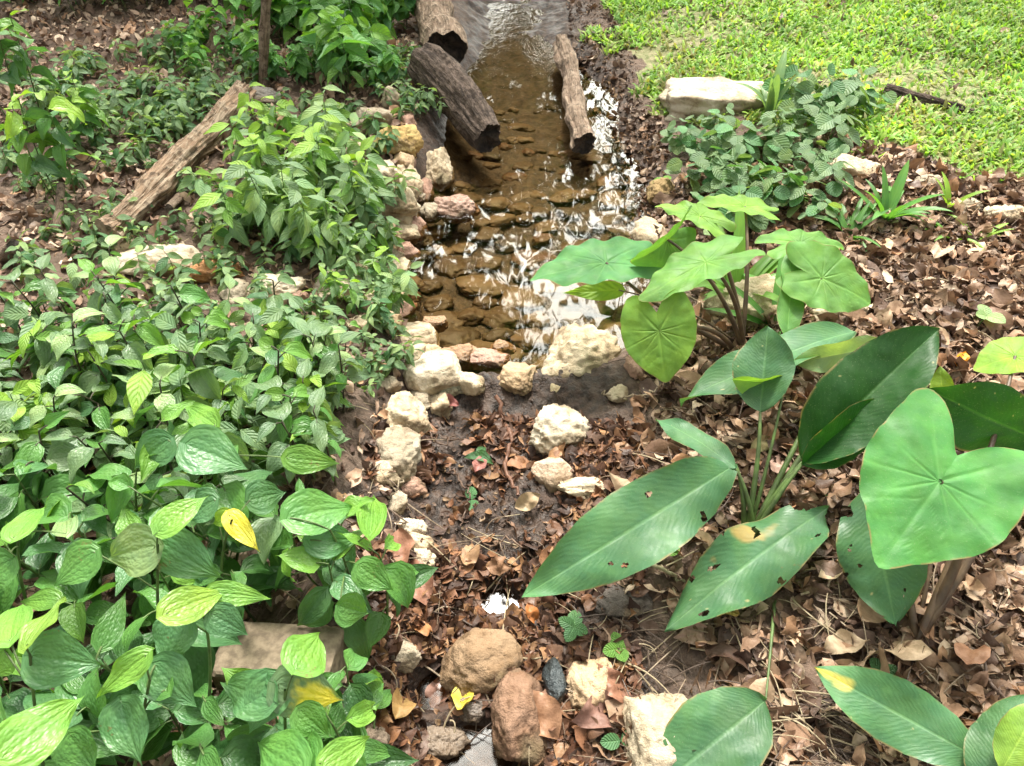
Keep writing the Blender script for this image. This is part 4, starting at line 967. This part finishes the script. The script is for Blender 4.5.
def seedling(px, py, h, L, n, col, label, seed, mat='simple', kind='round'):
    r_ = np.random.default_rng(seed); p = G(px, py); root = empty('seedling', p); st = MB()
    pts = bez((0, 0, -.01), (r_.normal(0, .01), 0, h * .6), (r_.normal(0, .01), r_.normal(0, .01), h), 7); V, F, U = tube(pts, .0016, 6); st.add(V, F, U); link('stem', st.mesh('stem'), M['stem_g'], root)
    a = r_.uniform(0, 6.28)
    for k in range(n):
        mb = MB(); ang = a + k * 6.28 / n + r_.normal(0, .2)
        leaf_into(mb, kind, pts[-1], (math.cos(ang), math.sin(ang), r_.uniform(-.1, .5)), (0, -.4, 1), L * r_.uniform(.8, 1.2), col * r_.uniform(.85, 1.15), r_=r_)
        link('leaf', mb.mesh('leaf'), M[mat], root)
    tag(root, label, 'seedling')
seedling(622, 300, .17, .07, 5, MG * 1.2, 'slender seedling between the boulder and the left taro leaf', 720)
seedling(566, 632, .03, .035, 4, BG, 'tiny round-leaved seedling by the flat grey stone', 721)
seedling(618, 742, .02, .045, 2, BG * 1.1, 'round grey-green seedling left of the white block', 722)
seedling(625, 650, .02, .03, 4, LG * .8, 'tiny green seedling above the tan rock', 723)
seedling(668, 556, .02, .03, 2, LG, 'tiny bright sprout under the big leaf', 724)
seedling(487, 460, .03, .045, 3, BG * .8, 'low dark-leaved seedling beside the reddish root', 725, 'piper', 'piper')
seedling(478, 498, .02, .04, 2, BG * 1.3, 'pale fallen-over seedling on the mud above the stream-bed leaves', 726)
seedling(886, 680, .02, .03, 3, BG, 'tiny seedling above the yellow-tipped leaf', 727)
seedling(975, 330, .04, .045, 3, PG, 'pale seedling on the litter near the orange leaf', 728)
seedling(662, 190, .03, .04, 4, LG, 'bright seedling by the brownish bank rock', 729)

# ------------------------------------------------------------------ placed leaves of the big plants
def big_plant(name, gpx, gpy, leaves, label, stalk='stem_p', r0=.006, cat='plant', gz=None):
    """leaves: (kind, base px, base z, tip px, tip z, width px, colour, options)"""
    g = G(gpx, gpy); root = empty(name, g); r_ = np.random.default_rng(int(gpx * 3 + gpy)); o0 = g
    for k, (kind, bp, bz, tp_, tz, wpx, col, op) in enumerate(leaves):
        base = P3(*bp, bz); tip = P3(*tp_, tz); L = np.linalg.norm(tip - base); W = wpx * depth((base + tip) / 2) / FPX
        roll = R(op.get('roll', 0)); Fm = frame(tip - base, CAM - base, roll); lab = op.get('label')
        mat = op.get('mat', {'heart': 'taro', 'canna': 'canna', 'piper': 'piper'}[kind]); o = dict(op)
        for q in ('roll', 'label', 'mat', 'stalk', 'via', 'nostalk', 'yellow', 'tint', 'bite'): o.pop(q, None)
        if kind == 'heart':
            wf = W / (L * 1.27); a = dict(wf=wf, fold=.08, curl=.25, wave=.025, ph=r_.uniform(0, 6)); a.update(o); V, F, U, E = heart(**a)
        else:
            mw = {'canna': .52, 'piper': .85}[kind]; a = dict(nu=110, nv=55, wf=W / (L * mw), fold=.1, curl=.25, wave=.035, ph=r_.uniform(0, 6)); 
            if kind == 'piper': a.update(quilt=.004, cord=.14, nu=30, nv=25, fold=.15, curl=.4)
            a.update(o); V, F, U = blade(kind, **a); E = np.zeros(len(V))
        if kind != 'heart' or abs(a['curl']) > .01:     # keep the tip where it was asked for
            cr = a['curl']; sx = math.sin(cr) / cr if abs(cr) > 1e-3 else 1; szz = -(1 - math.cos(cr)) / cr if abs(cr) > 1e-3 else 0
            al = math.atan2(szz, sx); c_, s_ = math.cos(-al), math.sin(-al); ln = math.hypot(sx, szz)
            Yn = (V[:, 1] * c_ - V[:, 2] * s_) / ln; Zn = (V[:, 1] * s_ + V[:, 2] * c_) / ln; V = np.stack([V[:, 0], Yn, Zn], -1)
        C = np.tile(np.asarray(col, float), (len(V), 1))
        C = C * (1 + .22 * fbm(V * 4 + k, 3, 7))[:, None]
        V = V + np.array([0, 0, 1.]) * (.012 * fbm(V * 5 + k * 2.3, 3, 17))[:, None]
        sp_ = fbm(V * 26 + k, 2, 19) > (1.12 if kind == 'canna' else 9); C[sp_] = C[sp_] * .4 + np.array((.35, .33, .18)) * .6
        if 'yellow' in op:
            (uy, vy, ry, yc) = op['yellow']; dist = np.hypot((U[:, 0] - uy), (U[:, 1] - vy) * .8) + .12 * fbm(V * 9, 3, 3)
            m = np.clip((ry - dist) / (ry * .5), 0, 1)[:, None]; C = C * (1 - m) + np.asarray(yc) * m
        if 'bite' in op:                              # insect holes: faces taken out
            nz = fbm(V * 11 + k * 3.1, 3, 15); fm = nz[F].mean(1); lim = np.quantile(fm, 1 - op['bite']); eu = U[F].mean(1); F = F[~((fm > lim) & (np.abs(eu[:, 1] - .5) > .22))]
        mb = MB(); mb.add(place(V, base, Fm, L), F, U, C, E)
        lo = link('leaf', mb.mesh('leaf', o0), M[mat], root)
        if lab: lo['label'] = lab
        if not op.get('nostalk'):
            via = op.get('via'); s0 = g + [r_.normal(0, .008), r_.normal(0, .008), -.01]
            if via is None: mid = (s0 + base) / 2 + (0, 0, .12 * np.linalg.norm(base - s0)) + .25 * (np.array([g[0], g[1], base[2]]) - (s0 + base) / 2)
            else: mid = P3(*via)
            pts = bez(s0, mid, base + Fm[2] * -.002, 14); rr = op.get('stalk', r0)
            V, F, U = tube(pts - o0, np.linspace(1.25, .5, 14) * rr, 10)
            link('stalk', new_mesh('stalk', V, F, U, np.tile((.1, .1, .1), (len(V), 1))), M[stalk], root)
    tag(root, label, cat); return root

TL = np.array((.10, .235, .055)); TL2 = np.array((.14, .285, .05)); TD = np.array((.055, .17, .06)); CB = np.array((.050, .140, .060)); CD = np.array((.012, .06, .01))
big_plant('taro_plant', 742, 352, [
 ('heart', (606, 262), .33, (527, 282), .30, 74, TD * 1.2, dict(roll=50, curl=.3, wave=.05, via=(640, 300, .28))),
 ('heart', (700, 216), .40, (653, 207), .38, 36, TL2, dict(roll=58, wave=.05, curl=.5)),
 ('heart', (745, 206), .36, (692, 203), .36, 44, TL2, dict(roll=66, wave=.04)),
 ('heart', (668, 240), .38, (628, 262), .34, 60, TL, dict(roll=-48, fold=.5, wave=.03, curl=.6, label='dull green leaf folded to show its pale underside')),
 ('heart', (706, 262), .40, (638, 306), .34, 66, TL, dict(roll=46, curl=.35, wave=.05)),
 ('heart', (659, 331), .30, (666, 385), .20, 78, TL2 * .95, dict(curl=.12, wave=.015, roll=6, label='round pale heart leaf facing the viewer')),
 ('piper', (618, 290), .22, (562, 293), .20, 20, YG * .9, dict(mat='simple', quilt=0, nostalk=False, stalk=.003, label='small yellow-green leaf over the water')),
 ], 'tall taro plant with light heart leaves at the water edge', r0=.0062)
big_plant('taro_plant', 778, 362, [
 ('heart', (800, 243), .34, (848, 246), .30, 44, TL * 1.15, dict(roll=-58, wave=.05)),
 ('heart', (822, 278), .34, (872, 305), .28, 78, TL, dict(roll=-38, wave=.05, curl=.35, label='wide wavy heart leaf over the litter')),
 ('canna', (786, 345), .26, (790, 248), .36, 30, MG, dict(roll=40, stalk=.004)),
 ], 'taro plant with leaves spreading over the litter behind the ginger-like plant', r0=.006)
big_plant('ginger_like_plant', 748, 540, [
 ('canna', (736, 464), .22, (522, 597), .17, 80, CB * 1.15, dict(roll=0, curl=.35, fold=.14, bite=.008, label='longest pale blue-green leaf with pale specks')),
 ('canna', (736, 468), .22, (656, 420), .20, 30, CB, dict(roll=35, curl=.5)),
 ('canna', (760, 412), .30, (768, 326), .40, 60, CB * .8, dict(roll=-8, curl=-.1, fold=.25, label='upright dark leaf facing the viewer')),
 ('canna', (786, 378), .33, (732, 379), .34, 34, TL2, dict(roll=-50, curl=.5, fold=.5, label='small light leaf just unrolling', stalk=.004)),
 ('canna', (856, 332), .28, (680, 404), .24, 50, CB * 1.1, dict(roll=35, curl=.5, fold=.1)),
 ('canna', (882, 342), .30, (790, 362), .30, 34, PG, dict(roll=-30, curl=.4, fold=.2, label='pale minty leaf in front of the taro')),
 ('canna', (802, 462), .24, (940, 328), .46, 82, CD, dict(roll=-10, curl=.35, fold=.5, label='large dark glossy leaf standing behind the heart leaf')),
 ('canna', (802, 465), .24, (884, 397), .36, 46, CD * 1.5, dict(roll=20, curl=.2, fold=.7, label='rolled dark green leaf inside the large dark one')),
 ('canna', (828, 508), .16, (664, 632), .09, 70, CB, dict(roll=10, curl=.7, fold=.12, wave=.07, bite=.14, yellow=(.42, .80, .12, (.26, .21, .08)), label='torn grey-green leaf with yellow damage')),
 ], 'large ginger-like plant with long broad leaves on the right bank', stalk='stem_g', r0=.006)
big_plant('ginger_like_plant', 764, 590, [
 ('canna', (766, 700), .10, (655, 790), .06, 90, CB, dict(roll=0, curl=.35, fold=.12, stalk=.0035, label='drooping leaf at the bottom hanging from a thin stalk')),
 ], 'single drooping ginger-like shoot at the bottom beside the white block', stalk='stem_g', r0=.004)
big_plant('ginger_like_plant', 1010, 830, [
 ('canna', (982, 760), .18, (814, 667), .16, 66, CB * 1.35, dict(roll=0, curl=.3, fold=.15, yellow=(.97, .5, .22, (.60, .50, .10)), label='blue-green leaf with a curled yellow tip')),
 ('canna', (985, 800), .20, (1030, 695), .26, 70, CB * .9, dict(roll=-20, curl=.3)),
 ('canna', (1002, 770), .24, (1040, 700), .3, 44, YG * .8, dict(roll=10, curl=.4, label='bright green young leaf in the corner')),
 ], 'ginger-like plant in the lower right corner', stalk='stem_g')
big_plant('taro_plant', 915, 645, [
 ('heart', (940, 481), .44, (876, 570), .37, 152, np.array((.06, .215, .055)), dict(pts=[(0, 1.0), (5, .93), (14, .80), (30, .70), (55, .655), (85, .63), (110, .66), (130, .78), (141, .93), (149, .95), (157, .80), (167, .52), (175, .38), (180, .34)], roll=-6, curl=.25, wave=.045, fold=.04, ph=1.2, stalk=.009, via=(1000, 520, .30), label='largest heart-shaped leaf, light green with pale veins')),
 ('canna', (868, 488), .26, (896, 626), .14, 82, CB * .95, dict(roll=0, curl=.2, fold=.05, wave=.06, bite=.07, stalk=.007, label='grey-green leaf hanging behind the largest heart leaf')),
 ('canna', (1040, 440), .34, (928, 388), .40, 80, CD * 1.3, dict(roll=-20, curl=.5, fold=.1, stalk=.009, label='dark green leaf behind the largest heart leaf')),
 ('heart', (1015, 356), .38, (972, 372), .34, 60, np.array((.17, .33, .04)), dict(roll=45, curl=.4, stalk=.007)),
 ('canna', (944, 408), .26, (940, 366), .33, 22, YG * .8, dict(roll=0, curl=.4, stalk=.004)),
 ], 'taro plant with the largest heart leaf and thick brown stalks at the right edge', r0=.009)

# ------------------------------------------------------------------ hero plants of the near thicket
def thicket(gpx, gpy, top, leaves, label, r0=.0032):
    lift = .09 if top[2] > .2 else 0
    g = G(gpx, gpy); root = empty('broad_leaf_plant', g); r_ = np.random.default_rng(int(gpx + gpy)); T_ = P3(top[0], top[1], top[2] + lift)
    st = MB(); spine = bez(g - [0, 0, .02], (g + T_) / 2 + [r_.normal(0, .02), r_.normal(0, .02), 0], T_, 24); V, F, U = tube(spine - g, np.linspace(1.1, .6, 24) * r0, 7); st.add(V, F, U)
    for k, (bp, tp_, wpx, col, op) in enumerate(leaves):
        bz = op.get('z', top[2] - .004 - .006 * k) + lift; base = P3(*bp, bz); tip = P3(*tp_, bz - op.get('drop', .03)); L = np.linalg.norm(tip - base); W = wpx * depth((base + tip) / 2) / FPX
        Fm = frame(tip - base, np.array([0, -.5, 1.]) if not op.get('face') else CAM - base, R(op.get('roll', r_.uniform(-14, 14))))
        mb = MB(); cr = op.get('curl', r_.uniform(.15, .6))
        V, F, U = blade('piper', 30, 25, wf=W / (L * .85) * 1.08, fold=op.get('fold', r_.uniform(.05, .3)), curl=cr, wave=r_.uniform(.015, .05), twist=r_.uniform(-.3, .3), quilt=.0025, cord=.14, ph=r_.uniform(0, 6))
        C = np.tile(np.asarray(col, float) * r_.uniform(.92, 1.08), (len(V), 1))
        if 'yellow' in op:
            (uy, vy, ry, yc) = op['yellow']; dist = np.hypot((U[:, 0] - uy), (U[:, 1] - vy) * .9) + .12 * fbm(V * 9, 3, 3); m = np.clip((ry - dist) / (ry * .4), 0, 1)[:, None]; C = C * (1 - m) + np.asarray(yc) * m
        mb.add(place(V, base, Fm, L), F, U, C); lo = link('leaf', mb.mesh('leaf', g), M['piper'], root)
        if op.get('label'): lo['label'] = op['label']
        s0 = spine[np.argmin(np.linalg.norm(spine - (base - [0, 0, .05]), axis=1))]
        V, F, U = tube(bez(s0, (s0 + base) / 2 + [0, 0, .015], base, 7) - g, r0 * .45, 6); st.add(V, F, U)
    link('stem', st.mesh('stem'), M['stem_g'], root); tag(root, label, 'plant')
thicket(165, 720, (158, 545, .42), [((160, 530), (206, 491), 32, LG, dict(z=.45, drop=-.02)), ((155, 546), (94, 560), 50, PG * .8, {}), ((160, 540), (218, 582), 46, BG, {}), ((94, 552), (46, 588), 40, MG, {})], 'thicket plant with a pale leaf raised above its darker ones, left of the block')
thicket(185, 790, (200, 600, .45), [((166, 614), (232, 586), 36, YG * .8, dict(z=.47)), ((212, 592), (274, 598), 24, LG, {}), ((212, 614), (250, 636), 32, BG, {}), ((180, 620), (160, 672), 44, BG * 1.1, {})], 'thicket plant with a yellow-green pointed leaf on top, just left of the block')
thicket(60, 850, (30, 655, .44), [((28, 645), (62, 592), 28, YG * .75, dict(z=.48)), ((32, 656), (102, 666), 54, BG * 1.05, {}), ((10, 640), (14, 590), 40, LG, {}), ((5, 650), (-20, 680), 40, LG, {})], 'thicket plant with a broad blue-green leaf near the left edge')
thicket(30, 950, (5, 752, .46), [((2, 758), (90, 688), 52, LG, dict(z=.49, label='long bright leaf rising to the right')), ((0, 735), (-40, 700), 50, MG, {})], 'thicket plant with one long bright leaf in the lower left corner')
thicket(125, 880, (150, 680, .42), [((146, 655), (88, 702), 28, LG * .95, dict(z=.46)), ((155, 665), (194, 710), 46, BG, {}), ((122, 705), (138, 768), 50, BG, {}), ((70, 735), (95, 775), 44, MG, {}), ((165, 690), (130, 650), 30, MG, {})], 'thicket plant with a narrow light leaf crossing darker quilted ones')
thicket(290, 830, (285, 690, .36), [((297, 668), (326, 624), 46, LG * 1.05, dict(z=.38, face=1, label='light quilted leaf lying over the block')), ((278, 684), (346, 706), 54, GG, dict(yellow=(.62, .62, .42, YL), label='large half-yellowed leaf')), ((276, 678), (244, 738), 46, BG * 1.2, {}), ((270, 700), (215, 680), 46, BG * 1.1, {}), ((300, 710), (330, 740), 34, MG, {})], 'thicket plant with a half-yellowed leaf in front of the block')
thicket(355, 640, (330, 530, .28), [((290, 518), (362, 500), 46, MG * 1.15, dict(z=.31)), ((310, 540), (366, 540), 34, BG * 1.2, {}), ((370, 534), (374, 484), 28, LG, dict(label='curled leaf with a pale yellow margin', fold=.8)), ((360, 566), (394, 592), 32, MG, {}), ((340, 606), (372, 616), 34, MG * .9, {})], 'thicket plant reaching over the stream bed with a curled pale-edged leaf')
thicket(235, 640, (232, 520, .33), [((230, 515), (258, 552), 22, YL, dict(label='small yellow drooping leaf')), ((230, 514), (207, 526), 18, YG, {}), ((215, 500), (180, 520), 34, BG, {}), ((250, 500), (290, 490), 34, BG * .9, {})], 'thicket plant with a small yellow drooping leaf')
thicket(330, 880, (320, 762, .34), [((325, 766), (380, 731), 32, LG, dict(label='ribbed leaf with a cream margin')), ((300, 770), (240, 738), 56, MG * 1.2, {}), ((310, 772), (290, 730), 50, MG, {})], 'thicket plant with a ribbed cream-edged leaf at the bottom')
thicket(372, 745, (375, 706, .12), [((376, 704), (371, 662), 24, LG, dict(fold=.7, z=.14)), ((376, 706), (392, 684), 20, MG, {})], 'small upright plant with folded bright leaf at the stream-bed edge', r0=.0025)
thicket(45, 640, (20, 520, .38), [((14, 538), (44, 498), 28, LG, dict(z=.40)), ((66, 534), (63, 506), 24, PG * .9, dict(face=1)), ((10, 560), (-30, 590), 40, MG, {})], 'thicket plant with bright upturned leaves by the left edge')
thicket(230, 560, (200, 440, .34), [((188, 445), (248, 468), 50, BG * 1.1, dict(z=.35)), ((288, 458), (342, 463), 28, LG * .8, {}), ((168, 440), (128, 470), 36, BG, {}), ((215, 425), (180, 400), 26, LG * .9, {})], 'thicket plant with a wide blue-green leaf in the middle of the left side')

# ------------------------------------------------------------------ trees whose crowns are mirrored in the water
def tree(x, y, h, cr, n, label, seed, col=(.045, .085, .025), lo=8):
    r_ = np.random.default_rng(seed); g = np.array([x, y, float(H(x, y))]); root = empty('broadleaf_tree', g); st = MB()
    top = np.array([r_.normal(0, .3), r_.normal(0, .3), h * .75]); tr = bez((0, 0, -.1), (r_.normal(0, .2), 0, h * .4), top, 20)
    V, F, U = tube(tr, np.linspace(.2, .06, 20), 12); st.add(V, F, U); ends = []
    for k in range(16):
        s = tr[r_.integers(lo, 20)]; a = r_.uniform(0, 6.28); L = cr * r_.uniform(.5, 1.05); e = s + np.array([math.cos(a) * L, math.sin(a) * L, r_.uniform(.0, .8) * L])
        V, F, U = tube(bez(s, (s + e) / 2 + [0, 0, .25 * L], e, 10), np.linspace(.06, .015, 10), 7); st.add(V, F, U); ends += [e, (s + e) / 2 + [0, 0, .1 * L]]
    link('trunk', st.mesh('trunk'), M['bark_grey'], root)
    E = np.array(ends); c = E[r_.integers(len(E), size=n)] + r_.normal(0, .55, (n, 3)) * np.array([1, 1, .75])
    s = r_.uniform(.07, .16, n); A = r_.normal(size=(n, 3)); A /= np.linalg.norm(A, axis=1)[:, None]; B = np.cross(A, r_.normal(size=(n, 3))); B /= np.linalg.norm(B, axis=1)[:, None]
    V = np.stack([c - A * s[:, None], c + B * s[:, None] * .45, c + A * s[:, None], c - B * s[:, None] * .45], 1).reshape(-1, 3)
    C = np.repeat(np.asarray(col) * r_.uniform(.6, 1.5, (n, 1)), 4, 0)
    link('crown', new_mesh('crown', V, np.arange(n * 4).reshape(-1, 4), np.tile([[0, .5], [.5, 0], [1, .5], [.5, 1]], (n, 1)), C), M['grass'], root)
    tag(root, label, 'tree')
tree(-3.2, 7.6, 9.0, 2.6, 11000, 'tall leafy tree mirrored in the left half of the pool', 801)
tree(-.75, 9.0, 10.0, 1.7, 5200, 'leafy tree standing over the far end of the brook, mirrored in the water', 802, lo=2)
tree(2.2, 9.4, 8.0, 1.9, 1500, 'thin-crowned tree beyond the brook whose gaps mirror as bright patches', 804, lo=4)
tree(.25, 10.5, 5.0, 1.3, 1900, 'low thin tree beyond the end of the brook, mirrored between the two logs', 805, lo=9)
tree(5.6, 10.0, 9.0, 2.4, 9000, 'loose-crowned tree beyond the lawn at the far right', 803)
